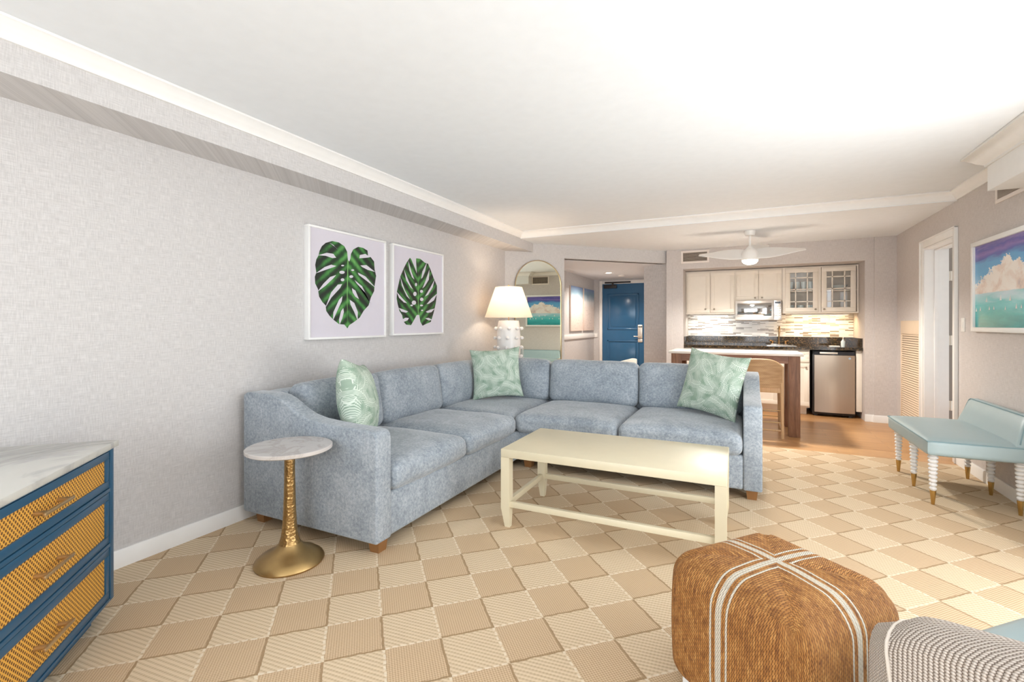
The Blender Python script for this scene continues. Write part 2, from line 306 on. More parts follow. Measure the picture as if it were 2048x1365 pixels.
# ---------------------------------------------------------------- geometry helpers
def thing(name, label, cat, loc=(0, 0, 0), rz=0, group=None):
    o = bpy.data.objects.new(name, None); C.objects.link(o); o.empty_display_size = .1
    o.location = loc; o.rotation_euler = (0, 0, R(rz)); o['label'] = label; o['category'] = cat
    if group: o['group'] = group
    return o
def tag(o, label, cat, group=None):
    o['label'] = label; o['category'] = cat
    if group: o['group'] = group
    return o
class G:
    """collects shapes into one mesh"""
    def __init__(s): s.bm = bmesh.new(); s.uv = s.bm.loops.layers.uv.new('UVMap'); s.mi = 0
    def faces(s, vs, fs, smooth=False):
        b = [s.bm.verts.new(v) for v in vs]; out = []
        for f in fs:
            try: q = s.bm.faces.new([b[i] for i in f])
            except ValueError: continue
            q.smooth = smooth; q.material_index = s.mi; out.append(q)
        return out
    def box(s, x0, x1, y0, y1, z0, z1, bev=0, seg=2, M_=None):
        t = bmesh.new(); bmesh.ops.create_cube(t, size=1)
        for v in t.verts: v.co = Vector(((x0 + x1) / 2 + v.co.x * (x1 - x0), (y0 + y1) / 2 + v.co.y * (y1 - y0), (z0 + z1) / 2 + v.co.z * (z1 - z0)))
        if bev:
            bev = min(bev, .49 * min(abs(x1 - x0), abs(y1 - y0), abs(z1 - z0)))
            bmesh.ops.bevel(t, geom=t.edges[:], offset=bev, segments=seg, affect='EDGES', profile=.5)
        return s.merge(t, M_, smooth=False)
    def merge(s, t, M_=None, smooth=False):
        if M_ is not None: t.transform(M_)
        t.verts.index_update(); vs = [v.co.copy() for v in t.verts]; fs = [[v.index for v in f.verts] for f in t.faces]; t.free()
        return s.faces(vs, fs, smooth)
    def tube(s, pts, r, n=12, cap=True):
        pts = [Vector(p) for p in pts]; rs = r if isinstance(r, (list, tuple)) else [r] * len(pts); vs = []; prev = None
        for i, p in enumerate(pts):
            d = (pts[min(i + 1, len(pts) - 1)] - pts[max(i - 1, 0)]).normalized()
            a = prev if prev is not None else (Vector((0, 0, 1)) if abs(d.z) < .9 else Vector((1, 0, 0)))
            a = (a - d * a.dot(d)).normalized(); prev = a; b = d.cross(a)
            for k in range(n):
                t = 2 * PI * k / n; vs.append(p + (a * math.cos(t) + b * math.sin(t)) * rs[i])
        fs = []
        for i in range(len(pts) - 1):
            for k in range(n): fs.append((i * n + k, i * n + (k + 1) % n, (i + 1) * n + (k + 1) % n, (i + 1) * n + k))
        s.faces(vs, fs, True)
        if cap:
            s.faces(vs[:n], [tuple(range(n))[::-1]]); s.faces(vs[-n:], [tuple(range(n))])
        return s
    def lathe(s, prof, n=40, c=(0, 0), cap=True):
        vs = []; fs = []
        for r, z in prof:
            for k in range(n): t = 2 * PI * k / n; vs.append((c[0] + max(r, 1e-4) * math.cos(t), c[1] + max(r, 1e-4) * math.sin(t), z))
        for i in range(len(prof) - 1):
            for k in range(n): fs.append((i * n + k, i * n + (k + 1) % n, (i + 1) * n + (k + 1) % n, (i + 1) * n + k))
        s.faces(vs, fs, True)
        if cap:
            s.faces(vs[:n], [tuple(range(n))[::-1]]); s.faces(vs[-n:], [tuple(range(n))])
        return s
    def prism(s, poly, axis, a0, a1, bev=0):
        """poly in the two other axes (in x,y,z order), extruded along axis"""
        def P(q, a):
            q = list(q); q.insert(axis, a); return Vector(q)
        t = bmesh.new(); n = len(poly)
        v0 = [t.verts.new(P(q, a0)) for q in poly]; v1 = [t.verts.new(P(q, a1)) for q in poly]
        t.faces.new(v0[::-1]); t.faces.new(v1)
        for i in range(n): t.faces.new((v0[i], v0[(i + 1) % n], v1[(i + 1) % n], v1[i]))
        bmesh.ops.recalc_face_normals(t, faces=t.faces[:])
        if bev: bmesh.ops.bevel(t, geom=[e for e in t.edges], offset=bev, segments=3, affect='EDGES', profile=.5, clamp_overlap=True)
        return s.merge(t)
    def ball(s, c, r, sub=2):
        t = bmesh.new(); bmesh.ops.create_icosphere(t, subdivisions=sub, radius=r, matrix=Matrix.Translation(c)); return s.merge(t, None, True)
    def quad(s, p, uvs=((0, 0), (1, 0), (1, 1), (0, 1))):
        f = s.faces(p, [tuple(range(len(p)))])[0]
        for l, q in zip(f.loops, uvs): l[s.uv].uv = q
        return f
    def build(s, name, mat, parent=None, kind=None, normals=True, angle=35):
        if normals: bmesh.ops.recalc_face_normals(s.bm, faces=s.bm.faces[:])
        me = bpy.data.meshes.new(name); s.bm.to_mesh(me); s.bm.free()
        for q in (mat if isinstance(mat, (list, tuple)) else [mat]): me.materials.append(M[q].m)
        for f in me.polygons: f.use_smooth = True
        me.set_sharp_from_angle(angle=R(angle))
        o = bpy.data.objects.new(name, me); C.objects.link(o)
        if parent: o.parent = parent
        if kind: o['kind'] = kind
        return o
def sweep(g, path, prof, side=1, closed=False):
    """moulding: prof = [(out, z)] swept along a horizontal path with mitred corners; side picks the normal"""
    P = [Vector((x, y)) for x, y in path]; n = len(P); vs = []
    for i, p in enumerate(P):
        d1 = (P[i] - P[i - 1]).normalized() if i else None; d2 = (P[i + 1] - P[i]).normalized() if i < n - 1 else None
        nn = [Vector((-d.y, d.x)) * side for d in (d1, d2) if d is not None]
        m_ = nn[0] if len(nn) == 1 else (nn[0] + nn[1]) / (1 + nn[0].dot(nn[1]))
        for o_, z in prof: vs.append((p.x + m_.x * o_, p.y + m_.y * o_, z))
    k = len(prof); fs = []
    for i in range(n - 1):
        for j in range(k): fs.append((i * k + j, i * k + (j + 1) % k, (i + 1) * k + (j + 1) % k, (i + 1) * k + j))
    fs.append(tuple(range(k))); fs.append(tuple(range((n - 1) * k, n * k)))
    g.faces(vs, fs)
def cushion(g, x0, x1, y0, y1, z0, z1, r=.05, puff=(0, 0, .03), n=14, seed=0, wr=.004, M_=None):
    """soft rounded box that bulges by puff on each axis"""
    hx, hy, hz = (x1 - x0) / 2, (y1 - y0) / 2, (z1 - z0) / 2; cx, cy, cz = (x0 + x1) / 2, (y0 + y1) / 2, (z0 + z1) / 2
    r = min(r, hx * .98, hy * .98, hz * .98)
    t = bmesh.new(); bmesh.ops.create_cube(t, size=2); bmesh.ops.subdivide_edges(t, edges=t.edges[:], cuts=n, use_grid_fill=True)
    for v in t.verts:
        q = v.co.copy()
        for i, h in enumerate((hx, hy, hz)):     # crowd rows towards the rims
            q[i] = math.sin(q[i] * PI / 2) * .35 + q[i] * .65
        p = Vector((q.x * hx, q.y * hy, q.z * hz))
        c = Vector((max(-hx + r, min(hx - r, p.x)), max(-hy + r, min(hy - r, p.y)), max(-hz + r, min(hz - r, p.z))))
        d = p - c
        if d.length > 1e-6: p = c + d.normalized() * r
        u, w_, s_ = p.x / hx, p.y / hy, p.z / hz
        p.x += puff[0] * u * (1 - w_ * w_) * (1 - s_ * s_); p.y += puff[1] * w_ * (1 - u * u) * (1 - s_ * s_); p.z += puff[2] * s_ * (1 - u ** 4) * (1 - w_ ** 4)
        if wr:
            nz = noise.noise_vector(Vector((p.x * 5 + seed, p.y * 5, p.z * 5))); p += nz * wr
        v.co = p
    T = Matrix.Translation((cx, cy, cz))
    t.transform(T)
    return g.merge(t, M_, True)
def pillow_mesh(g, s=.25, t=.085, n=18, seed=0):
    """square throw pillow in the xz plane, thickness along y"""
    for sd in (1, -1):
        vs = []; fs = []; uvs = []
        for i in range(n + 1):
            for j in range(n + 1):
                u = -1 + 2 * i / n; v = -1 + 2 * j / n
                uu = math.sin(u * PI / 2); vv = math.sin(v * PI / 2)
                x = uu * s * (1 - .10 * (1 - abs(vv) ** 2.2)); z = vv * s * (1 - .10 * (1 - abs(uu) ** 2.2))
                th = t * (max(0, (1 - uu * uu)) * max(0, (1 - vv * vv))) ** .38 if abs(uu) < .9999 and abs(vv) < .9999 else 0
                nz = noise.noise(Vector((x * 9 + seed, z * 9, sd))) * .012 * (th / t)
                vs.append((x, sd * (th + nz), z)); uvs.append(((uu + 1) / 2 + sd * .0, (vv + 1) / 2))
        for i in range(n):
            for j in range(n):
                a = i * (n + 1) + j; fs.append((a, a + 1, a + n + 2, a + n + 1) if sd > 0 else (a, a + n + 1, a + n + 2, a + 1))
        b = [g.bm.verts.new(v) for v in vs]
        for f in fs:
            q = g.bm.faces.new([b[i] for i in f]); q.smooth = True
            for l, i in zip(q.loops, f): l[g.uv].uv = uvs[i]
    bmesh.ops.remove_doubles(g.bm, verts=g.bm.verts[:], dist=1e-5)
def struct(name, g, mat, parent=None): return g.build(name, mat, parent, None if parent else 'structure')

# ---------------------------------------------------------------- the room
XL, XR, YB, ZC, ZL, YS, YK = -2.86, 1.70, -2.2, 2.415, 2.333, 5.53, 7.404
g = G(); g.faces([(XL - .1, YB - .1, 0), (XR + .1, YB - .1, 0), (XR + .1, 5.45, 0), (XL - .1, 5.45, 0)], [(0, 1, 2, 3)]); struct('floor_carpet', g, 'carpet', None)
g = G(); g.box(XL - .1, 4.4, 5.45, 10.6, -.05, -.0005); struct('floor_wood', g, 'wood_floor')
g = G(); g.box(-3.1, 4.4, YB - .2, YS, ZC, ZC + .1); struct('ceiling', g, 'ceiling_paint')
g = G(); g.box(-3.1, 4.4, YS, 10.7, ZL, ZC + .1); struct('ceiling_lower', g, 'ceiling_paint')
g = G(); g.box(XL - .12, XL, YB, 5.75, 0, ZL + .1); struct('wall_left', g, 'wallpaper')
g = G(); g.box(XL, -2.575, YB, 5.938, 2.213, ZC + .05); struct('wall_beam', g, 'wallpaper')
# right wall with the bedroom doorway and the glass door
g = G()
for y0, y1, z0, z1 in ((YB, .25, 0, ZC), (.25, 3.15, 2.1, ZC), (3.15, 5.58, 0, ZC), (5.58, 6.37, 2.03, ZC), (6.37, YK + .6, 0, ZC)): g.box(XR, XR + .19, y0, y1, z0, z1)
struct('wall_right', g, 'wallpaper_right')
# diagonal wall with the header over the passage
def diag(a, b, z0, z1, th=.13):
    # points on the line y = x + 8.513, thickness away from the room
    n = Vector((-.7071, .7071)); pa, pb = Vector((a, a + 8.513)), Vector((b, b + 8.513))
    return [(pa.x, pa.y), (pb.x, pb.y), (pb.x + n.x * th, pb.y + n.y * th), (pa.x + n.x * th, pa.y + n.y * th)], z0, z1
g = G()
for a, b, z0, z1 in ((-2.9, -2.246, 0, ZL), (-2.246, -1.045, 2.15, ZL)):
    q, z0, z1 = diag(a, b, z0, z1); g.prism(q, 2, z0, z1)
struct('wall_diagonal', g, 'wallpaper')
# passage beyond
g = G(); g.box(-2.9, -2.78, 6.1, 9.7, 0, 2.2); struct('wall_passage_left', g, 'wallpaper')
g = G(); g.box(-2.9, -2.63, 9.55, 9.67, 0, 2.2); g.box(-1.70, -1.0, 9.55, 9.67, 0, 2.2); g.box(-2.63, -1.70, 9.55, 9.67, 2.085, 2.2); struct('wall_passage_end', g, 'wallpaper')
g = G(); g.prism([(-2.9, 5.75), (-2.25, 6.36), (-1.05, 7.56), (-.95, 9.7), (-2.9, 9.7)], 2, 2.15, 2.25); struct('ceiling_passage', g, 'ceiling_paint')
g = G(); g.prism([(-1.05, 7.474), (-.95, 7.404), (-.95, 9.6), (-1.35, 9.6), (-1.435, 7.754)], 2, 0, ZL); struct('wall_closet', g, 'wallpaper')
# kitchen wall: recess X -.806..1.38, Z 0..2.04, back at 8.1
g = G(); g.box(-1.04, -.806, YK, 8.3, 0, ZL); g.box(-.806, 1.38, YK, 8.3, 2.045, ZL); g.box(-.806, 1.38, 8.1, 8.3, 0, 2.045)
g.box(1.38, 1.475, YK, 8.3, 0, ZL); g.box(1.475, XR, YK - .025, 8.3, 0, ZL)
g.box(-1.04, -.96, YK - .012, YK, 0, 2.15)
struct('wall_kitchen', g, 'wallpaper_right')
# wall behind the camera, glazed
g = G(); g.box(XL, -2.55, YB - .15, YB, 0, ZC); g.box(1.35, XR, YB - .15, YB, 0, ZC); g.box(-2.55, 1.35, YB - .15, YB, 2.3, ZC); struct('wall_back', g, 'wallpaper')
def glazing(name, horizontal, a0, a1, z0, z1, at, nm):
    f = G()
    def bx(a, b, c, d, y0=-.03, y1=.03):
        if horizontal: f.box(a, b, at + y0, at + y1, c, d, .004)
        else: f.box(at + y0, at + y1, a, b, c, d, .004)
    bx(a0, a1, z0, z0 + .07); bx(a0, a1, z1 - .07, z1)
    k = int(nm)
    for i in range(k + 1):
        c = a0 + (a1 - a0) * i / k; c = min(max(c, a0 + .035), a1 - .035); bx(c - .035, c + .035, z0 + .07, z1 - .07)
    o = struct(name, f, 'trim_paint')
    p = G()
    if horizontal: p.box(a0 + .07, a1 - .07, at - .004, at + .004, z0 + .07, z1 - .07)
    else: p.box(at - .004, at + .004, a0 + .07, a1 - .07, z0 + .07, z1 - .07)
    p.build('pane', 'window_glass', o)
glazing('window_1', True, -2.55, 1.35, 0, 2.3, YB - .07, 4)
glazing('window_2', False, .25, 3.15, 0, 2.1, XR + .09, 2)
# curtains hanging at the sides of the back window
def curtain(x0, x1, lab):
    g = G(); n = 60; vs = []; fs = []
    for i in range(n + 1):
        x = x0 + (x1 - x0) * i / n; y = YB + .11 + .035 * math.sin(i * 2 * PI / 7.5)
        vs += [(x, y, .02), (x, y, 2.28), (x, y + .006, .02), (x, y + .006, 2.28)]
    for i in range(n): a = 4 * i; fs += [(a, a + 4, a + 5, a + 1), (a + 2, a + 3, a + 7, a + 6)]
    fs += [(0, 1, 3, 2), (4 * n, 4 * n + 2, 4 * n + 3, 4 * n + 1)]
    g.faces(vs, fs, True); tag(g.build('curtain', 'curtain'), lab, 'curtain')
curtain(-2.7, -2.15, 'pale curtain drawn to the side of the window nearest the blue cabinet')
curtain(1.0, 1.5, 'pale curtain drawn to the side of the window nearest the right wall')
# bedroom seen through the doorway
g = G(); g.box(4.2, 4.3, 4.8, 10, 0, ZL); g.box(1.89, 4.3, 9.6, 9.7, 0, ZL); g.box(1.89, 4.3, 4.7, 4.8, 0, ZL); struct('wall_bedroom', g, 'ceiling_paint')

# crown mouldings
def crownprof(z1, h, p): return [(0, z1 - h), (.012, z1 - h), (.014, z1 - h * .86), (p * .45, z1 - h * .62), (p * .55, z1 - h * .5), (p * .86, z1 - h * .22), (p, z1 - h * .16), (p, z1 - .001), (0, z1 - .001)]
g = G(); sweep(g, [(-2.575, YB), (-2.575, YS), (XR, YS), (XR, 4.36)], crownprof(ZC, .076, .07), -1); struct('trim_1', g, 'trim_paint')
g = G(); g.box(1.5, XR, YB, 4.36, 2.15, ZC + .05); struct('trim_2', g, 'trim_paint')
g = G(); sweep(g, [(1.5, YB), (1.5, 4.36), (XR, 4.36)], crownprof(ZC, .098, .108), 1); struct('trim_3', g, 'trim_paint')
# baseboards
def bbprof(h=.09, t=.016): return [(0, 0), (t, 0), (t, h * .86), (t * .55, h), (0, h)]
g = G(); sweep(g, [(XL, YB), (XL, 5.653), (-2.246, 6.267)], bbprof(), -1); struct('baseboard_left', g, 'trim_paint')
g = G(); sweep(g, [(XR, 6.45), (XR, YK - .025), (1.475, YK - .025), (1.475, YK), (1.38, YK)], bbprof(), 1); sweep(g, [(XR, 3.15), (XR, 5.506)], bbprof(), 1); sweep(g, [(-.806, YK), (-.96, YK), (-1.09, 7.42)], bbprof(), 1); struct('baseboard_right', g, 'trim_paint')
g = G(); sweep(g, [(-2.78, 6.3), (-2.78, 9.55)], bbprof(), -1); struct('baseboard_passage', g, 'trim_paint')
g = G(); sweep(g, [(-2.78, 6.3), (-2.78, 9.55), (-2.70, 9.55)], [(0, .965), (.02, .965), (.03, 1.0), (.022, 1.04), (0, 1.042)], -1); struct('trim_4', g, 'trim_paint')

# entry door
d1 = G()
X0, X1, Y0 = -2.60, -1.72, 9.56
d1.box(X0, X1, Y0, Y0 + .045, .01, 2.045)
door1 = struct('door_1', d1, 'door_blue')
for z0, z1 in ((1.12, 1.845), (.22, .91)):
    g = G(); a0, a1 = X0 + .10, X1 - .15
    for b in ((a0, a1, z1 - .03, z1), (a0, a1, z0, z0 + .03), (a0, a0 + .03, z0, z1), (a1 - .03, a1, z0, z1)): g.box(b[0], b[1], Y0 - .016, Y0 + .002, b[2], b[3], .007)
    g.box(a0 + .06, a1 - .06, Y0 - .010, Y0 + .002, z0 + .06, z1 - .06, .009)
    g.build('panel', 'door_blue', door1)
g = G()
g.box(X0 - .06, X0 - .002, Y0 - .035, Y0 + .05, 0, 2.11, .004); g.box(X1 + .002, X1 + .06, Y0 - .035, Y0 + .05, 0, 2.11, .004); g.box(X0 - .002, X1 + .002, Y0 - .035, Y0 + .05, 2.048, 2.11, .004)
g.build('door_frame', 'trim_paint', door1)
g = G(); g.box(-2.56, -2.30, Y0 - .06, Y0 - .0, 1.955, 2.025, .006); g.build('door_closer', 'black_metal', door1)
g = G(); g.box(-2.54, -2.02, Y0 - .065, Y0 - .036, 2.055, 2.085, .004); g.box(-2.40, -2.36, Y0 - .055, Y0 - .03, 2.02, 2.06, .004); g.build('closer_arm', 'black_metal', door1)
g = G(); g.box(-1.885, -1.795, Y0 - .028, Y0, .95, 1.22, .006); lk = g.build('lock_plate', 'lock_nickel', door1)
g = G(); g.box(-1.875, -1.80, Y0 - .031, Y0 - .027, 1.17, 1.19); g.build('card_slot', 'black_metal', lk)
g = G(); g.box(-1.885, -1.795, Y0 - .02, Y0, .875, .94, .004); g.build('lower_plate', 'lock_nickel', door1)
g = G(); g.tube([(-1.84, Y0 - .028, .99), (-1.84, Y0 - .06, .99), (-1.86, Y0 - .07, .99), (-1.955, Y0 - .07, .99)], .010); g.build('door_handle', 'lock_nickel', door1)

# bedroom doorway: casing, jamb, opened leaf
g = G()
cas = [(0, 0), (.018, 0), (.018, .05), (.012, .07), (0, .07)]
for y0, y1, z0, z1 in ((5.51, 5.58, 0, 2.10), (6.37, 6.44, 0, 2.10), (5.58, 6.37, 2.03, 2.10)): g.box(XR - .018, XR, y0, y1, z0, z1, .004)
for y0, y1, z0, z1 in ((5.502, 5.516, 0, 2.106), (6.436, 6.45, 0, 2.106), (5.502, 6.45, 2.094, 2.108)): g.box(XR - .028, XR, y0, y1, z0, z1, .003)
for y0, y1, z0, z1 in ((5.581, 5.60, 0, 2.029), (6.35, 6.369, 0, 2.029), (5.6, 6.35, 2.01, 2.029)): g.box(XR - .01, XR + .19, y0, y1, z0, z1, .002)
for y0, y1, z0, z1 in ((5.60, 5.612, 0, 2.01), (6.338, 6.35, 0, 2.01), (5.61, 6.338, 1.998, 2.01)): g.box(XR + .07, XR + .11, y0, y1, z0, z1, .002)
struct('trim_5', g, 'trim_paint')
g = G(); g.box(1.925, 2.66, 6.36, 6.40, .01, 2.0, .003); door2 = struct('door_2', g, 'door_white')
for z in (.35, 1.02, 1.68):
    g = G(); g.box(1.888, 1.927, 6.352, 6.362, z, z + .10, .002); g.tube([(1.905, 6.35, z), (1.905, 6.35, z + .10)], .007); g.build('hinge', 'lock_nickel', door2)
g = G(); g.box(1.886, 1.93, 6.366, 6.372, 0, 2.02); struct('door_gap_shade', g, 'gap_shade_grey')  # added strip closing the hinge gap, its grey is painted shade

# grilles
def vent(name, lab, w_, h_, M_, group=None, mat='vent_paint', nv=24, nh=7, fr=.028):
    o = thing(name, lab, 'vent', group=group); o.matrix_world = M_
    g = G()
    for b in ((0, w_, 0, fr), (0, w_, h_ - fr, h_), (0, fr, fr, h_ - fr), (w_ - fr, w_, fr, h_ - fr)): g.box(b[0], b[1], -.012, 0, b[2], b[3], .003)
    g.build('frame', mat, o)
    g = G(); g.box(fr, w_ - fr, -.003, -.001, fr, h_ - fr); g.build('backing', 'dark_void', o)
    g = G()
    for i in range(nh):
        z = fr + (h_ - 2 * fr) * (i + .5) / nh
        g.faces([(fr, -.010, z + .003), (w_ - fr, -.010, z + .003), (w_ - fr, -.004, z - .003), (fr, -.004, z - .003), (fr, -.0085, z + .0045), (w_ - fr, -.0085, z + .0045)], [(0, 1, 2, 3), (0, 4, 5, 1), (4, 5, 2, 3)])
    for i in range(nv):
        x = fr + (w_ - 2 * fr) * (i + .5) / nv; g.box(x - .0012, x + .0012, -.011, -.005, fr, h_ - fr)
    g.build('louvres', 'vent_slat', o)
    return o
def basis(o_, xdir, zdir=(0, 0, 1)):
    x = Vector(xdir).normalized(); z = Vector(zdir); y = z.cross(x)
    m_ = Matrix((x, y, z)).transposed().to_4x4(); m_.translation = Vector(o_); return m_
vent('air_vent', 'cream framed air grille high on the kitchen wall beside the fan blade', .385, .185, basis((-.835, YK, 2.125), (1, 0, 0)))
vent('air_vent', 'cream framed air grille high on the right wall above the seascape', .42, .20, basis((XR, 4.785, 2.135), (0, -1, 0)))
o = thing('return_grille', 'tall beige louvred return air grille low on the wall beside the white doorway', 'vent'); o.matrix_world = basis((XR, 7.167, .10), (0, -1, 0))
g = G()
for b in ((0, .68, 0, .03), (0, .68, 1.02, 1.175), (0, .03, .03, 1.02), (.65, .68, .03, 1.02)): g.box(b[0], b[1], -.014, 0, b[2], b[3], .003)
g.build('frame', 'louver_beige', o)
g = G()
n = 38
for i in range(n):
    z = .03 + .99 * (i + .5) / n; g.faces([(.03, -.012, z - .006), (.65, -.012, z - .006), (.65, -.003, z + .009), (.03, -.003, z + .009)], [(0, 1, 2, 3)])
g.build('louvres', 'louver_beige', o)
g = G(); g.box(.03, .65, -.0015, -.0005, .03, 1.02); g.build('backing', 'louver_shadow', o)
# switch
o = thing('light_switch', 'small white light switch plate on the wall between doorway and seascape', 'switch'); o.matrix_world = basis((XR, 5.43, 1.17), (0, -1, 0))
g = G(); g.box(0, .075, -.006, 0, 0, .12, .003); g.build('plate', 'white_plastic', o)
g = G(); g.box(.025, .05, -.010, -.005, .035, .085, .002); g.build('rocker', 'white_plastic', o)
# recessed lamp in passage
o = thing('recessed_lamp', 'small round recessed ceiling lamp glowing in the entry passage', 'ceiling light', (-2.15, 8.31, 2.15))
g = G(); g.lathe([(.085, -.001), (.085, -.012), (.06, -.014), (.055, -.001)], 32); g.build('trim_ring', 'fan_white', o)
g = G(); g.lathe([(.054, -.002), (.054, -.008), (.001, -.010)], 32); g.build('lamp', 'glow_warm', o)
sl = bpy.data.lights.new('recessed_lamp_light', 'SPOT'); sl.energy = 75; sl.color = (1, .9, .8); sl.spot_size = R(150); sl.spot_blend = .6; sl.shadow_soft_size = .04
so = bpy.data.objects.new('recessed_lamp_light', sl); C.objects.link(so); so.location = (-2.15, 8.31, 2.12)
# the smoke detector
g = G(); g.lathe([(.06, 2.15), (.06, 2.135), (.045, 2.118), (.001, 2.115)], 32, (-2.05, 8.85)); tag(g.build('smoke_detector', 'fan_white'), 'flat white smoke detector on the passage ceiling behind the recessed lamp', 'smoke detector')
# ---------------------------------------------------------------- sectional sofa
sofa = thing('sectional_sofa', 'large blue-grey L-shaped sectional sofa in the corner with loose cushions', 'sofa', (-2.3, 4.2, 0))
OX, OY = 2.3, -4.2
def sb(name, g, mat='sofa_fabric', lab=None):
    g.bm.transform(Matrix.Translation((OX, OY, 0))); o = g.build(name, mat, sofa, angle=50)
    if lab: o['label'] = lab
    return o
def arm_profile(back, front, zb=.072, hi=.815, lo=.672):
    """sloping arm outline from the back post to the rounded front; axis runs back -> front"""
    L = front - back; P = [(back, zb), (back, hi - .02), (back + .03 * (1 if L > 0 else -1), hi)]
    s = 1 if L > 0 else -1
    tab = [(.20, hi), (.27, hi - .010), (.32, hi - .028), (.37, hi - .055), (.42, hi - .085), (.48, hi - .110), (.56, hi - .128), (.66, hi - .136), (.80, lo), (.93, lo - .002)]
    P += [(back + s * abs(L) * t, z) for t, z in tab]
    P += [(front - s * .02, lo - .010), (front - s * .005, lo - .028), (front, lo - .055), (front, zb)]
    return P
# frame: low plinth all round and back rails
g = G()
g.prism([(-2.80, 2.05), (-1.80, 2.05), (-1.80, 3.74), (.0, 3.74), (.0, 4.74), (-2.80, 4.74)], 2, .072, .315, .012)
g.box(-1.745 - .06, -1.745, 2.045, 3.745, .072, .315, .02, 3); g.box(-1.80, 0, 3.705, 3.80, .072, .315, .02, 3)
sb('base', g)
g = G(); cushion(g, -2.81, -2.64, 1.96, 4.74, .10, .81, .045, (0, 0, .0), 10, 1, .003); cushion(g, -2.79, .02, 4.60, 4.77, .10, .81, .045, (0, 0, 0), 10, 2, .003); sb('back_rail', g)
g = G(); g.prism(arm_profile(-2.81, -1.735), 1, 1.935, 2.055, .022); sb('arm', g)
g = G(); g.prism(arm_profile(4.77, 3.70), 0, -.005, .115, .022); sb('arm', g)
# seat cushions
for i, (a, b) in enumerate(((2.06, 2.84), (2.845, 3.63))):
    g = G(); cushion(g, -2.62, -1.715, a, b, .315, .462, .055, (.012, 0, .032), 16, i * 3.1, .006); sb('seat_cushion', g)
g = G(); cushion(g, -2.62, -1.78, 3.635, 4.60, .315, .462, .055, (0, 0, .028), 16, 9.2, .006); sb('seat_cushion', g)
for i, (a, b) in enumerate(((-1.775, -.885), (-.88, -.008))):
    g = G(); cushion(g, a, b, 3.655, 4.60, .315, .462, .055, (0, -.012, .034), 16, 14 + i * 3.7, .006); sb('seat_cushion', g)
# back cushions, leaning
def lean(p, axis, deg): return Matrix.Translation(p) @ Matrix.Rotation(R(deg), 4, axis) @ Matrix.Translation(-Vector(p))
for i, (a, b) in enumerate(((2.13, 2.84), (2.845, 3.63), (3.635, 4.36))):
    g = G(); cushion(g, -2.62, -2.44, a, b, .468, .862, .06, (.035, 0, .012), 14, 21 + i * 4.3, .006, lean((-2.5, 0, .47), 'Y', -9)); sb('back_cushion', g)
for i, (a, b) in enumerate(((-2.42, -1.77), (-1.765, -.885), (-.88, -.01))):
    g = G(); cushion(g, a, b, 4.42, 4.60, .468, .872, .06, (0, .035, .012), 14, 41 + i * 4.3, .006, lean((0, 4.5, .47), 'X', -9)); sb('back_cushion', g)
for x, y in ((-2.72, 2.02), (-1.80, 2.02), (-1.80, 3.60), (-2.72, 4.66), (.05, 3.78), (.05, 4.68), (-1.68, 3.79)):
    g = G(); g.prism([(x - .038, y - .038), (x + .038, y - .038), (x + .038, y + .038), (x - .038, y + .038)], 2, 0, .073)
    for v in g.bm.verts:
        if v.co.z < .01: v.co.x = x + (v.co.x - x) * .78; v.co.y = y + (v.co.y - y) * .78
    sb('foot', g, 'sofa_foot', 'brown wooden block foot')
# throw pillows
def throw(loc, nx, ny, lean_deg, roll, lab, s=.25, seed=0, t=.085):
    g = G(); pillow_mesh(g, s, t, 18, seed); o = g.build('throw_pillow', 'fern_fabric', angle=80)
    yaw = math.atan2(ny, nx) + PI / 2      # local -y faces the given normal
    m_ = Matrix.Translation(loc) @ Matrix.Rotation(yaw, 4, 'Z') @ Matrix.Rotation(R(-lean_deg), 4, 'X') @ Matrix.Rotation(R(roll), 4, 'Y')
    o.matrix_world = m_
    return tag(o, lab, 'pillow', 'green fern patterned throw pillows')
throw((-2.26, 2.35, .745), .86, .51, 10, 9, 'green fern print pillow seen nearly edge-on by the left sofa arm', .25, 1, .115)
throw((-2.23, 4.22, .745), .50, -.86, 12, -4, 'green fern print pillow propped in the inner corner of the sectional', .255, 2)
throw((-.235, 4.235, .75), -.45, -.89, 14, 7, 'green fern print pillow leaning on the right end of the sofa', .265, 3)

# ---------------------------------------------------------------- lamp and its table, in the corner
o = thing('end_table', 'small white end table behind the sofa corner carrying the knobbed lamp', 'side table', (-2.49, 5.02, 0))
g = G(); g.box(-.2, .2, -.2, .2, .68, .705, .005); g.build('table_top', 'frame_white', o)
for x in (-.17, .17):
    for y in (-.17, .17): g = G(); g.box(x - .018, x + .018, y - .018, y + .018, 0, .68, .003); g.build('leg', 'frame_white', o)
lamp = thing('table_lamp', 'white ceramic table lamp studded with knobs under a cream cone shade', 'lamp', (-2.49, 5.02, .705))
g = G(); prof = [(.085, 0), (.10, .004), (.112, .03), (.122, .09), (.132, .16), (.138, .24), (.139, .36), (.137, .44), (.130, .50), (.124, .55), (.118, .572), (.02, .574)]
g.lathe(prof, 48); g.build('body', 'ceramic_white', lamp)
g = G(); g.tube([(-.032, 0, 0), (-.006, 0, 0)], .009, 8); g.ball((0, 0, 0), .0205); kn = g.build('knob', 'ceramic_white', lamp); first = True
for row, (z, r) in enumerate(((.155, .134), (.26, .142), (.37, .142), (.48, .135))):
    for k in range(9):
        q = kn if first else kn.copy()
        if not first: C.objects.link(q)
        first = False; a = 2 * PI * (k + .15 * row) / 9; q.location = (math.cos(a) * (r + .020), math.sin(a) * (r + .020), z); q.rotation_euler = (0, 0, a)
g = G(); g.tube([(0, 0, .57), (0, 0, .66)], .006); g.lathe([(.012, .62), (.018, .63), (.018, .67), (.012, .68)], 16); g.build('stem', 'bronze', lamp)
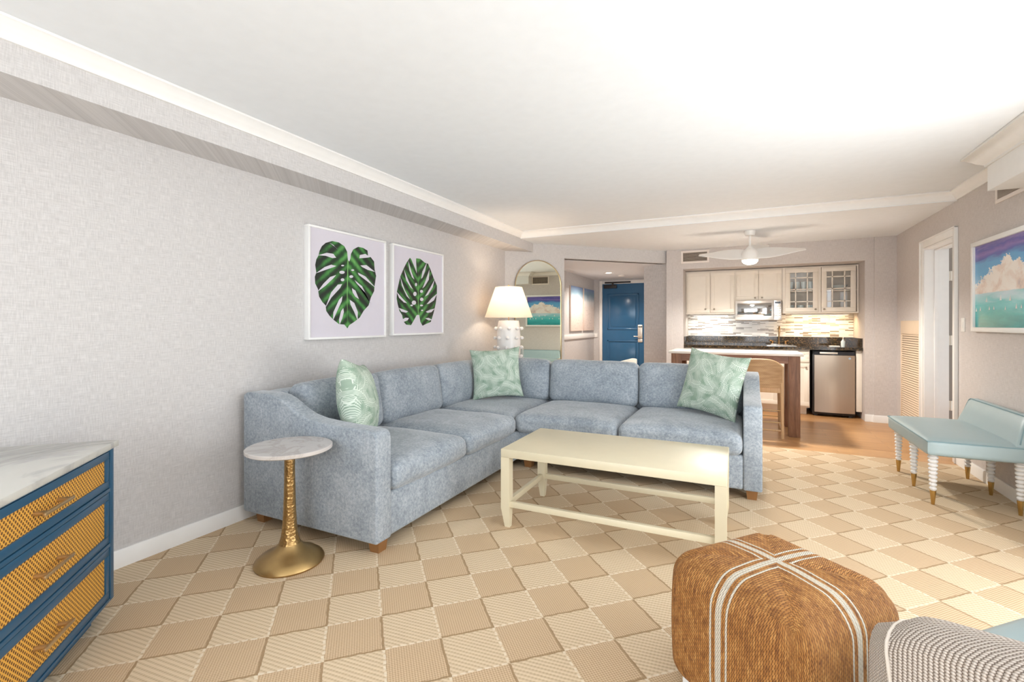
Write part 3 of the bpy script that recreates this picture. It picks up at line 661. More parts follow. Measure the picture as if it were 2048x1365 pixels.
g = G(); g.lathe([(.282, .61), (.158, .965), (.156, .965), (.279, .612), (.282, .61)], 56, cap=False); g.build('lamp_shade', 'lampshade', lamp)
g = G(); g.tube([(0, 0, .66), (0, 0, .98)], .003); g.tube([(-.157, 0, .955), (.157, 0, .955)], .002, 6); g.tube([(0, -.157, .955), (0, .157, .955)], .002, 6); g.ball((0, 0, .985), .01); g.build('harp', 'old_brass', lamp)
g = G(); g.ball((0, 0, .76), .032); g.build('bulb', 'glow_warm', lamp)
point('table_lamp_light', (-2.49, 5.02, 1.50), 7.5, (1, .80, .6), .05)

# arched mirror on the diagonal wall (local x along the wall, y out of the room)
mir = thing('arched_mirror', 'tall arch-topped wall mirror with thin brass rim reflecting the seascape', 'mirror')
dx = Vector((.7071, .7071, 0)); cmid = Vector((-2.522, 5.991, 0)) + Vector((.7071, -.7071, 0)) * .012
mir.matrix_world = basis((cmid.x, cmid.y, .25), dx) @ Matrix.Rotation(R(1.9), 4, 'Z')
W, Hh = .345, 1.855
def archp(w_, h_, b=0):
    P = [(-w_, b), (w_, b)]
    for k in range(25): a = PI * k / 24; P.append((w_ * math.cos(a), h_ - w_ + w_ * math.sin(a)))
    return P
g = G(); g.faces([(x, -.0, z) for x, z in archp(W - .008, Hh - .008, .008)], [tuple(range(27))]); g.build('mirror_plate', 'mirror_glass', mir, normals=False)
g = G(); a = archp(W, Hh); b = archp(W - .009, Hh - .009, .009); n = len(a)
vs = [(x, -.012, z) for x, z in a] + [(x, -.012, z) for x, z in b] + [(x, .006, z) for x, z in a] + [(x, .006, z) for x, z in b]; fs = []
for i in range(n):
    j = (i + 1) % n; fs += [(i, j, n + j, n + i), (i, 2 * n + i, 2 * n + j, j), (n + i, n + j, 3 * n + j, 3 * n + i), (2 * n + i, 3 * n + i, 3 * n + j, 2 * n + j)]
g.faces(vs, fs); g.build('rim', 'gold_frame', mir)

# ---------------------------------------------------------------- pictures
def frame_on(name, lab, w_, h_, depth, fr, M_, cat='picture', group=None, mat='frame_white'):
    o = thing(name, lab, cat, group=group); o.matrix_world = M_
    g = G()
    for b in ((0, w_, 0, fr), (0, w_, h_ - fr, h_), (0, fr, fr, h_ - fr), (w_ - fr, w_, fr, h_ - fr)): g.box(b[0], b[1], -depth, 0, b[2], b[3], .002)
    g.build('frame', mat, o); return o
LEAF1=[(0.469, 0.744), (0.459, 0.821), (0.424, 0.868), (0.356, 0.893), (0.276, 0.894), (0.198, 0.865), (0.155, 0.829), (0.13, 0.786), (0.117, 0.741), (0.093, 0.704), (0.081, 0.655), (0.093, 0.589), (0.077, 0.549), (0.081, 0.492), (0.111, 0.445), (0.124, 0.378), (0.161, 0.332), (0.198, 0.304), (0.205, 0.254), (0.243, 0.211), (0.289, 0.176), (0.356, 0.136), (0.424, 0.131), (0.463, 0.095), (0.487, 0.126), (0.552, 0.157), (0.626, 0.2), (0.679, 0.266), (0.749, 0.322), (0.781, 0.401), (0.829, 0.47), (0.837, 0.526), (0.859, 0.628), (0.837, 0.693), (0.829, 0.771), (0.781, 0.809), (0.742, 0.815), (0.734, 0.869), (0.672, 0.887), (0.604, 0.888), (0.538, 0.853), (0.509, 0.807), (0.502, 0.764), (0.487, 0.731)]
SLIT1=[[(0.353, 0.809), (0.289, 0.86), (0.243, 0.873), (0.318, 0.839)], [(0.322, 0.747), (0.289, 0.778), (0.211, 0.778), (0.111, 0.743), (0.198, 0.749), (0.276, 0.738)], [(0.325, 0.671), (0.263, 0.677), (0.186, 0.647), (0.087, 0.581), (0.198, 0.623), (0.289, 0.656)], [(0.322, 0.588), (0.25, 0.564), (0.173, 0.498), (0.102, 0.418), (0.198, 0.481), (0.289, 0.555)], [(0.396, 0.51), (0.342, 0.501), (0.263, 0.425), (0.192, 0.279), (0.263, 0.376), (0.369, 0.47)], [(0.399, 0.398), (0.356, 0.36), (0.289, 0.246), (0.281, 0.164), (0.329, 0.247), (0.39, 0.349)], [(0.41, 0.285), (0.383, 0.259), (0.356, 0.177), (0.364, 0.131), (0.396, 0.187), (0.417, 0.249)], [(0.619, 0.778), (0.626, 0.811), (0.703, 0.832), (0.773, 0.808), (0.703, 0.792)], [(0.634, 0.71), (0.718, 0.723), (0.846, 0.666), (0.734, 0.677), (0.657, 0.697)], [(0.599, 0.637), (0.703, 0.609), (0.854, 0.503), (0.718, 0.567), (0.611, 0.615)], [(0.555, 0.561), (0.657, 0.508), (0.784, 0.335), (0.703, 0.446), (0.582, 0.531)], [(0.52, 0.48), (0.567, 0.459), (0.614, 0.38), (0.567, 0.399), (0.53, 0.439)], [(0.492, 0.368), (0.552, 0.339), (0.599, 0.253), (0.596, 0.17), (0.552, 0.25), (0.502, 0.322)], [(0.428, 0.623), (0.422, 0.613), (0.404, 0.606), (0.383, 0.604), (0.366, 0.608), (0.36, 0.616), (0.366, 0.626), (0.383, 0.633), (0.404, 0.635), (0.422, 0.631)], [(0.424, 0.552), (0.42, 0.544), (0.408, 0.537), (0.393, 0.536), (0.382, 0.54), (0.377, 0.549), (0.382, 0.557), (0.393, 0.563), (0.408, 0.565), (0.42, 0.56)], [(0.421, 0.686), (0.418, 0.681), (0.408, 0.678), (0.396, 0.676), (0.386, 0.678), (0.383, 0.682), (0.386, 0.686), (0.396, 0.69), (0.408, 0.691), (0.418, 0.69)], [(0.551, 0.656), (0.547, 0.65), (0.537, 0.646), (0.524, 0.645), (0.514, 0.647), (0.51, 0.652), (0.514, 0.657), (0.524, 0.661), (0.537, 0.662), (0.547, 0.66)], [(0.538, 0.592), (0.533, 0.584), (0.52, 0.578), (0.504, 0.576), (0.491, 0.58), (0.486, 0.588), (0.491, 0.596), (0.504, 0.602), (0.52, 0.604), (0.533, 0.6)]]
RIB1=[(0.469, 0.744), (0.46, 0.427), (0.463, 0.105)]
LEAF2=[(0.475, 0.233), (0.443, 0.226), (0.4, 0.175), (0.338, 0.111), (0.246, 0.118), (0.196, 0.155), (0.176, 0.222), (0.127, 0.269), (0.098, 0.341), (0.079, 0.401), (0.085, 0.485), (0.118, 0.584), (0.147, 0.659), (0.206, 0.75), (0.256, 0.817), (0.317, 0.88), (0.379, 0.843), (0.439, 0.888), (0.519, 0.891), (0.608, 0.856), (0.676, 0.851), (0.734, 0.777), (0.793, 0.689), (0.866, 0.6), (0.866, 0.504), (0.841, 0.381), (0.793, 0.258), (0.734, 0.15), (0.63, 0.124), (0.563, 0.104), (0.519, 0.15), (0.497, 0.227)]
SLIT2=[[(0.447, 0.711), (0.411, 0.771), (0.327, 0.885), (0.379, 0.881), (0.432, 0.894), (0.437, 0.812)], [(0.4, 0.637), (0.344, 0.726), (0.282, 0.851), (0.307, 0.735), (0.354, 0.662)], [(0.373, 0.521), (0.307, 0.592), (0.206, 0.738), (0.246, 0.618), (0.327, 0.543)], [(0.317, 0.405), (0.226, 0.5), (0.139, 0.652), (0.17, 0.551), (0.256, 0.44)], [(0.266, 0.359), (0.166, 0.42), (0.077, 0.479), (0.12, 0.414), (0.206, 0.366)], [(0.282, 0.267), (0.186, 0.289), (0.112, 0.302), (0.162, 0.262), (0.246, 0.251)], [(0.296, 0.193), (0.236, 0.196), (0.17, 0.173), (0.206, 0.149), (0.276, 0.167)], [(0.532, 0.656), (0.559, 0.747), (0.653, 0.868), (0.612, 0.752), (0.563, 0.676)], [(0.559, 0.546), (0.626, 0.648), (0.704, 0.787), (0.69, 0.66), (0.608, 0.575)], [(0.61, 0.451), (0.718, 0.563), (0.813, 0.67), (0.774, 0.573), (0.676, 0.477)], [(0.644, 0.361), (0.741, 0.433), (0.875, 0.505), (0.798, 0.414), (0.699, 0.372)], [(0.626, 0.272), (0.723, 0.299), (0.817, 0.315), (0.746, 0.268), (0.665, 0.258)], [(0.612, 0.193), (0.688, 0.199), (0.77, 0.173), (0.688, 0.168)], [(0.445, 0.475), (0.439, 0.459), (0.422, 0.449), (0.401, 0.448), (0.384, 0.456), (0.377, 0.471), (0.384, 0.486), (0.401, 0.496), (0.422, 0.497), (0.439, 0.489)], [(0.434, 0.372), (0.426, 0.357), (0.405, 0.347), (0.379, 0.346), (0.358, 0.354), (0.35, 0.369), (0.358, 0.384), (0.379, 0.394), (0.405, 0.395), (0.426, 0.387)], [(0.572, 0.511), (0.566, 0.5), (0.55, 0.493), (0.531, 0.492), (0.516, 0.498), (0.51, 0.508), (0.516, 0.519), (0.531, 0.526), (0.55, 0.527), (0.566, 0.522)], [(0.581, 0.417), (0.574, 0.404), (0.556, 0.396), (0.534, 0.395), (0.517, 0.402), (0.51, 0.414), (0.517, 0.426), (0.534, 0.435), (0.556, 0.436), (0.574, 0.429)], [(0.454, 0.584), (0.45, 0.571), (0.439, 0.563), (0.426, 0.562), (0.415, 0.569), (0.411, 0.581), (0.415, 0.593), (0.426, 0.601), (0.439, 0.602), (0.45, 0.595)], [(0.373, 0.338), (0.368, 0.332), (0.356, 0.328), (0.34, 0.328), (0.328, 0.331), (0.323, 0.337), (0.328, 0.343), (0.34, 0.347), (0.356, 0.347), (0.368, 0.344)], [(0.572, 0.345), (0.566, 0.339), (0.55, 0.334), (0.531, 0.334), (0.516, 0.337), (0.51, 0.343), (0.516, 0.349), (0.531, 0.353), (0.55, 0.354), (0.566, 0.351)], [(0.574, 0.287), (0.57, 0.282), (0.559, 0.279), (0.545, 0.278), (0.534, 0.281), (0.53, 0.285), (0.534, 0.29), (0.545, 0.293), (0.559, 0.294), (0.57, 0.291)]]
RIB2=[(0.475, 0.239), (0.475, 0.483), (0.48, 0.739)]

def leaf_picture(lab, Y0, Y1, Z0, Z1, leaf, slits, rib, flip):
    w_, h_ = Y1 - Y0, Z1 - Z0; d = .05
    o = frame_on('leaf_picture', lab, w_, h_, d, .016, basis((XL, Y0, Z0), (0, 1, 0)), group='framed monstera leaf prints')
    g = G(); y = -d + .012
    g.box(.016, w_ - .016, y, -.004, .016, h_ - .016)
    def put(pts, dy, mi):
        t = bmesh.new(); vs = [t.verts.new((u * w_, y - dy, v * h_)) for u, v in pts]; f = t.faces.new(vs); f.normal_update(); bmesh.ops.triangulate(t, faces=[f])
        t.verts.index_update(); q = [v.index for v in t.verts]; g.mi = mi
        out = g.faces([v.co.copy() for v in t.verts], [[v.index for v in ff.verts] for ff in t.faces])
        for ff in out:
            for l in ff.loops: l[g.uv].uv = (l.vert.co.x / w_, (1 - l.vert.co.z / h_) if flip else l.vert.co.z / h_)
        t.free(); g.mi = 0
    put(leaf, .0006, 1)
    for s_ in slits: put(s_, .0012, 0)
    a, b, c = rib; put([(a[0] - .005, a[1]), (a[0] + .006, a[1]), (b[0] + .004, b[1]), (c[0], c[1]), (b[0] - .004, b[1])], .0010, 2)
    g.build('leaf_print', ['mat_paper', 'leaf_green', 'rib_green'], o, normals=False)
leaf_picture('white framed print of a monstera leaf with its notch at the top', 2.434, 3.259, 1.124, 1.96, LEAF1, SLIT1, RIB1, False)
leaf_picture('white framed print of an upturned monstera leaf with its notch at the bottom', 3.347, 4.144, 1.135, 1.96, LEAF2, SLIT2, RIB2, True)
sea = frame_on('seascape_picture', 'wide framed painting of clouds over turquoise sea on the right wall', .93, .72, .03, .035, basis((XR, 5.157, 1.177), (0, -1, 0)))
g = G(); g.quad([(.035, -.012, .035), (.895, -.012, .035), (.895, -.012, .685), (.035, -.012, .685)]); random.seed(4); g.mi = 1
for i in range(11):
    x = .07 + .075 * i + random.uniform(-.02, .02); z = .16 + random.uniform(0, .09) * (1 if i % 3 else .2); h_ = random.uniform(.025, .05)
    g.faces([(x, -.0135, z), (x + h_ * .35, -.0135, z), (x + h_ * .08, -.0135, z + h_), (x - h_ * .06, -.0135, z), (x - h_ * .3, -.0135, z), (x, -.0135, z + h_ * .85)], [(0, 1, 2), (3, 4, 5)])
g.build('painting', ['seascape', 'trim_paint'], sea, normals=False)
for i, (y0, y1, lab) in enumerate(((8.02, 8.72, 'unframed beach canvas on the passage wall, the one nearer the room'), (8.80, 9.47, 'unframed beach canvas on the passage wall, the one nearer the blue door'))):
    g = G(); g.box(-2.778, -2.752, y0, y1, 1.11, 1.92, .002)
    g.quad([(-2.7515, y0, 1.11), (-2.7515, y1, 1.11), (-2.7515, y1, 1.92), (-2.7515, y0, 1.92)]); tag(g.build('beach_canvas', 'beach_print', normals=False), lab, 'picture', 'beach canvases in the passage')

# ---------------------------------------------------------------- ceiling fan
fan = thing('ceiling_fan', 'white three-bladed ceiling fan with glowing bowl light over the bar table', 'ceiling fan', (.063, 6.254, ZL))
g = G(); g.lathe([(.062, -.001), (.064, -.02), (.05, -.055), (.02, -.062)], 32); g.build('canopy', 'fan_white', fan)
g = G(); g.tube([(0, 0, -.05), (0, 0, -.20)], .013); g.lathe([(.012, -.17), (.022, -.18), (.045, -.205), (.05, -.215)], 24); g.build('down_rod', 'fan_white', fan)
g = G(); g.lathe([(.03, -.205), (.055, -.215), (.085, -.25), (.095, -.285), (.095, -.32), (.088, -.345)], 36); g.build('motor', 'fan_white', fan)
g = G(); g.lathe([(.086, -.343), (.084, -.36), (.066, -.382), (.035, -.395), (.001, -.398)], 36); g.build('light_bowl', 'glow_warm', fan)
for ang, ps in ((0, 1), (180, -1), (72, 1)):
    g = G(); vs = []; n = 16
    for i in range(n + 1):
        t = i / n; r = .06 + .50 * t; w_ = (.06 + .05 * math.sin(min(1, t * 1.6) * PI / 2)) * (1 - .55 * t ** 1.8); z = -.272 + .02 * t + (.16 * t if ang == 72 else 0); tw = .45 * (1 - t) + .06
        for sgn, th in ((-1, .004), (1, .004), (1, -.004), (-1, -.004)): vs.append((r, sgn * w_, z + sgn * ps * w_ * (tw * 1.5 + .2) + th))
    fs = []
    for i in range(n):
        for k in range(4): fs.append((4 * i + k, 4 * i + (k + 1) % 4, 4 * i + 4 + (k + 1) % 4, 4 * i + 4 + k))
    fs += [(0, 1, 2, 3), (4 * n, 4 * n + 3, 4 * n + 2, 4 * n + 1)]
    g.faces([Matrix.Rotation(R(ang), 3, 'Z') @ Vector(v) for v in vs], fs, True); g.build('blade', 'fan_white', fan)
fl = bpy.data.lights.new('fan_light', 'SPOT'); fl.energy = 165; fl.color = (1, .95, .88); fl.spot_size = R(165); fl.spot_blend = .5; fl.shadow_soft_size = .08
fo = bpy.data.objects.new('fan_light', fl); C.objects.link(fo); fo.location = (.063, 6.254, 1.92)
# ---------------------------------------------------------------- kitchen recess
YC = 7.75
def shaker(x0, x1, z0, z1, parent, name='door', knob=None, mat='cream_cabinet', y=YC):
    g = G(); f = min(.055, (z1 - z0) * .3); g.box(x0 + .003, x1 - .003, y - .012, y - .001, z0 + .003, z1 - .003)
    for b in ((x0, x1, z0, z0 + f), (x0, x1, z1 - f, z1), (x0, x0 + f, z0 + f, z1 - f), (x1 - f, x1, z0 + f, z1 - f)): g.box(b[0], b[1], y - .021, y - .001, b[2], b[3], .002)
    d = g.build(name, mat, parent)
    if knob:
        g = G(); kx, kz = knob; g.tube([(kx, y - .02, kz), (kx, y - .036, kz)], .006, 10); g.ball((kx, y - .042, kz), .013); g.build('knob', 'knob_metal', d)
    return d
def carcass(x0, x1, z0, z1, y0=YC, y1=8.098, open_=False, t=.018):
    g = G()
    if not open_: g.box(x0, x1, y0, y1, z0, z1)
    else:
        g.box(x0, x0 + t, y0, y1, z0, z1); g.box(x1 - t, x1, y0, y1, z0, z1); g.box(x0 + t, x1 - t, y0, y1, z0, z0 + t); g.box(x0 + t, x1 - t, y0, y1, z1 - t, z1); g.box(x0 + t, x1 - t, y1 - .01, y1, z0 + t, z1 - t)
    return g
ua = thing('wall_cabinet', 'cream two-door wall cabinet at the left end above the countertop', 'cabinet', group='cream kitchen wall cabinets'); carcass(-.803, -.115, 1.385, 2.035).build('body', 'cream_cabinet', ua)
shaker(-.785, -.462, 1.405, 2.015, ua, knob=(-.52, 1.46)); shaker(-.452, -.13, 1.405, 2.015, ua, knob=(-.40, 1.46))
ub = thing('wall_cabinet', 'short cream two-door wall cabinet directly over the microwave', 'cabinet', group='cream kitchen wall cabinets'); carcass(-.113, .487, 1.575, 2.035).build('body', 'cream_cabinet', ub)
shaker(-.10, .184, 1.585, 2.015, ub, knob=(.145, 1.615)); shaker(.192, .476, 1.585, 2.015, ub, knob=(.232, 1.615))
uc = thing('glass_cabinet', 'cream wall cabinet with two glass panelled doors at the right end', 'cabinet', group='cream kitchen wall cabinets'); g = carcass(.489, 1.377, 1.385, 2.035, open_=True); g.box(.915, .95, YC - .001, YC + .02, 1.386, 2.034); g.box(.49, .53, YC - .001, YC + .02, 1.386, 2.034); g.build('body', 'cream_cabinet', uc)
g = G(); g.box(.507, 1.359, YC + .02, 8.08, 1.69, 1.705); g.build('shelf', 'cream_cabinet', uc)
for x0, x1, kx in ((.525, .915, .885), (.955, 1.345, .985)):
    z0, z1 = 1.405, 2.015; g = G(); f = .06
    for b in ((x0, x1, z0, z0 + f), (x0, x1, z1 - f, z1), (x0, x0 + f, z0 + f, z1 - f), (x1 - f, x1, z0 + f, z1 - f)): g.box(b[0], b[1], YC - .021, YC - .001, b[2], b[3], .002)
    xa, xb, za, zb = x0 + f, x1 - f, z0 + f, z1 - f
    for fx in (.24, .76): x = xa + (xb - xa) * fx; g.box(x - .007, x + .007, YC - .018, YC - .006, za, zb)
    for fz_ in (.17, .52, .85): z = za + (zb - za) * fz_; g.box(xa, xb, YC - .018, YC - .006, z - .007, z + .007)
    d = g.build('door', 'cream_cabinet', uc)
    g = G(); g.box(xa, xb, YC - .012, YC - .010, za, zb); g.build('pane', 'window_glass', d)
    g = G(); g.tube([(kx, YC - .02, 1.44), (kx, YC - .036, 1.44)], .006, 10); g.ball((kx, YC - .042, 1.44), .013); g.build('knob', 'knob_metal', d)
def tumbler(x, y, z, r=.03, h=.1, lab='', grp=None):
    g = G(); g.lathe([(r * .8, z), (r, z + h), (r * .93, z + h), (r * .74, z + .006)], 20); return tag(g.build('tumbler', 'glass_dish'), lab, 'glass', grp)
for i, x in enumerate((.60, .68, .76, .84)): tumbler(x, 0, 0, .034, .13, 'tall pale tumbler in the row on the upper shelf behind the left glass door', 'tumblers on the cabinet shelf').location = (x, 7.87, 1.7055)
for i, x in enumerate((.60, .72, .84)): tumbler(x, 0, 0, .045, .10, 'wide pale tumbler in the row on the lower shelf behind the left glass door', 'tumblers on the cabinet floor').location = (x, 7.87, 1.4035)
g = G(); g.lathe([(.04, 1.7055), (.10, 1.77), (.094, 1.77), (.036, 1.712)], 28, (1.18, 7.88)); tag(g.build('serving_bowl', 'glass_dish'), 'pale bowl on the shelf behind the right glass door', 'bowl')
# light rail under the cabinets + strip lights
for x0, x1, key, lab, col, pw in ((-.72, -.2, 'glow_strip_cool', 'slim strip light under the left wall cabinet', (1, .95, .84), 2), (.60, 1.30, 'glow_strip_warm', 'slim strip light under the glass cabinet', (1, .70, .38), 3.6)):
    o = thing('strip_light', lab, 'light', ((x0 + x1) / 2, 7.92, 1.385)); hw = (x1 - x0) / 2
    g = G(); g.box(-hw, hw, -.03, .03, -.022, -.0005, .003); g.build('housing', 'white_plastic', o)
    g = G(); g.box(-hw + .02, hw - .02, -.018, .018, -.0245, -.022); g.build('diffuser', key, o)
    area('strip_light_glow', ((x0 + x1) / 2, 7.90, 1.355), ((x0 + x1) / 2, 8.0, .9), x1 - x0 - .05, .03, pw, col)
# microwave
mw = thing('microwave', 'stainless microwave oven mounted under the short cabinet', 'microwave', (-.115, 7.66, 1.29))
g = G(); g.box(0, .59, .005, .43, 0, .284, .004); g.build('body', 'steel_light', mw)
g = G(); g.box(.002, .49, -.018, .004, .002, .282, .004); dr = g.build('door', 'steel_light', mw)
g = G(); g.box(.028, .465, -.0205, -.016, .062, .245, .002); g.build('window', 'mirror_black', dr)
g = G(); g.box(.493, .588, -.018, .004, .002, .282, .004); cp = g.build('control_panel', 'steel_light', mw)
g = G(); g.box(.505, .577, -.0195, -.017, .235, .262); g.build('display', 'black_gloss', cp)
g = G()
for r_ in range(5):
    for c_ in range(3): g.box(.508 + c_ * .024, .526 + c_ * .024, -.0200, -.017, .06 + r_ * .032, .078 + r_ * .032, .002)
g.build('buttons', 'knob_metal', cp)
# countertop, backsplash
g = G()
for b in ((-.804, .30, 7.5, 8.098), (.64, 1.378, 7.5, 8.098), (.30, .64, 7.5, 7.60), (.30, .64, 7.97, 8.098)): g.box(b[0], b[1], b[2], b[3], .89, .93)
g.box(-.804, 1.378, 8.075, 8.098, .93, 1.05); g.box(1.356, 1.378, 7.52, 8.075, .93, 1.05); g.box(-.804, -.782, 7.52, 8.075, .93, 1.05)
tag(g.build('countertop', 'granite'), 'dark polished granite countertop with low upstand along the kitchen recess', 'countertop')
g = G(); g.box(-.804, 1.378, 8.088, 8.099, 1.05, 1.39); tag(g.build('backsplash', 'mosaic'), 'glass and stone strip mosaic backsplash above the countertop', 'backsplash')
g = G(); g.box(.30, .64, 7.60, 7.97, .80, .805); g.box(.30, .304, 7.60, 7.97, .80, .925); g.box(.636, .64, 7.60, 7.97, .80, .925); g.box(.30, .64, 7.60, 7.604, .80, .925); g.box(.30, .64, 7.966, 7.97, .80, .925)
g.box(.29, .65, 7.59, 7.60, .93, .934); g.box(.29, .65, 7.97, 7.98, .93, .934); g.box(.29, .30, 7.6, 7.97, .93, .934); g.box(.64, .65, 7.6, 7.97, .93, .934); tag(g.build('sink', 'chrome'), 'small stainless bar sink set in the dark countertop', 'sink')
fc = thing('faucet', 'polished gooseneck bar faucet with two handles behind the sink', 'faucet', (.462, 8.01, .93))
g = G(); g.box(-.11, .11, -.022, .022, 0, .012, .005); g.build('deck_plate', 'chrome', fc)
g = G(); pts = [(0, 0, .01), (0, 0, .20)] + [(0, -.055 + .055 * math.cos(a), .20 + .07 * math.sin(a)) for a in [PI * k / 10 for k in range(1, 11)]] + [(0, -.11, .17)]; g.tube(pts, .010); g.build('spout', 'bronze', fc)
for s_ in (-1, 1):
    g = G(); g.lathe([(.018, .01), (.015, .04), (.02, .055), (.008, .062)], 16, (s_ * .085, 0)); g.tube([(s_ * .085, 0, .055), (s_ * .125, -.02, .066)], .006); g.build('handle', 'bronze', fc)
sp = thing('soap_bottle', 'small clear pump bottle on the countertop above the fridge', 'bottle', (1.20, 7.72, .93))
g = G(); g.lathe([(.024, 0), (.026, .01), (.026, .07), (.012, .088), (.010, .1)], 20); g.build('bottle', 'glass_dish', sp)
g = G(); g.tube([(0, 0, .098), (0, 0, .125), (0, -.03, .128)], .005); g.build('pump', 'white_plastic', sp)
g = G(); g.box(1.03, 1.15, 7.60, 7.68, .9305, .945, .004); tag(g.build('note_holder', 'white_plastic'), 'small flat pale tray on the countertop left of the pump bottle', 'tray')
o = thing('wall_outlet', 'cream double outlet plate on the mosaic backsplash', 'outlet', (.985, 8.088, 1.255)); g = G(); g.box(0, .115, -.005, 0, 0, .085, .002); g.build('plate', 'outlet_cream', o)
for x in (.03, .085): g = G(); g.box(x - .016, x + .016, -.007, -.004, .02, .065, .003); g.build('socket', 'outlet_cream', o)
# base cabinets
def basecab(x0, x1, lab, n, drawers=True):
    o = thing('base_cabinet', lab, 'cabinet', group='cream base cabinets'); g = G(); g.box(x0, x1, 7.56, 8.098, .10, .889); g.box(x0, x1 - .03, 7.64, 8.09, 0, .10); g.build('body', 'cream_cabinet', o)
    w_ = (x1 - x0) / n
    for i in range(n):
        a, b = x0 + w_ * i + .008, x0 + w_ * (i + 1) - .008
        shaker(a, b, .125, .70, o, 'door', (b - .04, .65), y=7.56); shaker(a, b, .72, .87, o, 'drawer', ((a + b) / 2, .795), y=7.56)
    return o
basecab(-.803, .06, 'cream two-door base cabinet at the left end of the recess', 2)
bc2 = basecab(.062, .80, 'cream two-door base cabinet under the sink beside the fridge', 2)
g = G(); g.box(1.315, 1.378, 7.55, 8.09, .09, .889, .002); g.build('end_panel', 'cream_cabinet', bc2)
fr_ = thing('mini_fridge', 'stainless door undercounter refrigerator with black body', 'refrigerator', (.832, 7.53, 0))
g = G(); g.box(0, .478, .045, .53, .02, .875, .004); g.build('body', 'black_metal', fr_)
g = G(); n = 16; z0, z1 = .06, .822; vs = []
pts = [(.018, .03), (.468, .03)] + [(.468 - .45 * i / n, .0 - .018 * math.sin(PI * i / n)) for i in range(n + 1)]
g.prism([(x, y - .0) for x, y in pts], 2, z0, z1); g.build('door', 'steel', fr_)
g = G(); g.prism([(.018, .034), (.468, .034)] + [(.468 - .45 * i / n, .012 - .012 * math.sin(PI * i / n)) for i in range(n + 1)], 2, z1 + .004, .87); hd = g.build('top_band', 'black_gloss', fr_)
g = G(); g.box(.08, .28, -.002, .006, .838, .862, .002); g.build('control_strip', 'lock_nickel', hd)
g = G(); g.tube([(.41, -.003, .785), (.41, -.0145, .785)], .014, 20); em = g.build('emblem', 'emblem_blue', fr_)
g = G(); g.tube([(.30, -.012, .115), (.34, -.012, .113)], .002); g.build('door_mark', 'lock_nickel', fr_)
for x in (.04, .43): g = G(); g.box(x - .02, x + .02, .06, .10, 0, .02); g.build('foot', 'black_metal', fr_)

# ---------------------------------------------------------------- bar table and stools
bar = thing('bar_table', 'dark oak counter-height bar table with a thin pale stone top', 'table', (-.12, 6.35, 0))
g = G(); g.box(-.70, .70, -.36, .36, .885, .912, .003); g.build('table_top', 'bar_top', bar)
for x in (-.615, .615):
    for y in (-.285, .285): g = G(); g.box(x - .055, x + .055, y - .055, y + .055, 0, .884, .003); g.build('leg', 'bar_wood', bar)
g = G(); g.box(-.56, .56, -.33, -.30, .80, .884); g.box(-.56, .56, .30, .33, .80, .884); g.box(-.665, -.635, -.23, .23, .80, .884); g.box(.635, .665, -.23, .23, .80, .884); g.build('apron', 'bar_wood_x', bar)
def make_stool():
    t = thing('bar_stool', '', 'stool', group='woven-back stools at the bar table')
    # faces +y (towards the bar); the back is at -y
    g = G(); cushion(g, -.20, .20, -.17, .22, .555, .60, .02, (0, 0, .008), 8, 0, 0); g.build('seat', 'stool_cane', t)
    g = G(); P = []
    for k in range(13):
        a = PI * k / 12; P.append((.225 * math.cos(a) * (1 if abs(math.cos(a)) < .99 else 1), .77 + .075 * math.sin(a) ** .7 if 0 < k < 12 else .77))
    poly = [(-.225, .54), (.225, .54)] + P
    def curve(x): return -.235 + .9 * x * x
    vs = []; fs = []; cols = 14
    for i in range(cols + 1):
        x = -.215 + .43 * i / cols; top = .765 + .08 * max(0, 1 - abs(x / .215) ** 3.2)
        for yy in (-.008, .008):
            vs += [(x, curve(x) + yy, .545), (x, curve(x) + yy, top)]
    for i in range(cols):
        a = 4 * i; fs += [(a, a + 4, a + 5, a + 1), (a + 2, a + 3, a + 7, a + 6), (a + 1, a + 5, a + 7, a + 3), (a, a + 2, a + 6, a + 4)]
    fs += [(0, 1, 3, 2), (4 * cols, 4 * cols + 2, 4 * cols + 3, 4 * cols + 1)]
    g.faces(vs, fs); g.bm.faces.ensure_lookup_table(); g.build('back_panel', 'stool_cane', t)
    g = G(); pts = [(-.22, curve(.22), .54)] + [(-.22 + .44 * i / 20, curve(-.22 + .44 * i / 20), .77 + .08 * max(0, 1 - abs((-.22 + .44 * i / 20) / .22) ** 3.2)) for i in range(21)] + [(.22, curve(.22), .54)]
    g.tube(pts, .011, 8); g.build('back_frame', 'stool_wood', t)
    g = G(); g.box(-.21, .21, -.20, -.17, .49, .55, .005); g.box(-.21, .21, .19, .22, .50, .55, .005); g.box(-.215, -.19, -.17, .19, .50, .55, .005); g.box(.19, .215, -.17, .19, .50, .55, .005); g.build('seat_frame', 'stool_wood', t)
    for x in (-.215, .215):
        g = G(); g.tube([(x * .98, -.19, .60), (x * 1.0, -.195, .3), (x * 1.02, -.205, 0)], [.019, .017, .014]); g.build('leg', 'stool_wood', t)
        g = G(); g.tube([(x * .96, .20, .55), (x * .98, .205, .3), (x * 1.0, .21, 0)], [.019, .017, .014]); g.build('leg', 'stool_wood', t)
        g = G(); g.tube([(x * .99, -.195, .10), (x * .99, .205, .10)], .010, 8); g.build('stretcher', 'stool_wood', t)
    g = G(); g.tube([(-.213, -.2, .085), (.213, -.2, .085)], .010, 8); g.build('stretcher', 'stool_wood', t)
    for y, z in ((.205, .17), (-.198, .17), (-.196, .30)):
        g = G(); g.tube([(-.21, y, z), (.21, y, z)], .006, 8); g.build('foot_rail', 'old_brass', t)
    return t
def dup(t, loc, lab):
    r = t.copy(); C.objects.link(r); r.location = loc; r['label'] = lab
    for ch in list(t.children):
        c = ch.copy(); C.objects.link(c); c.parent = r
    return r
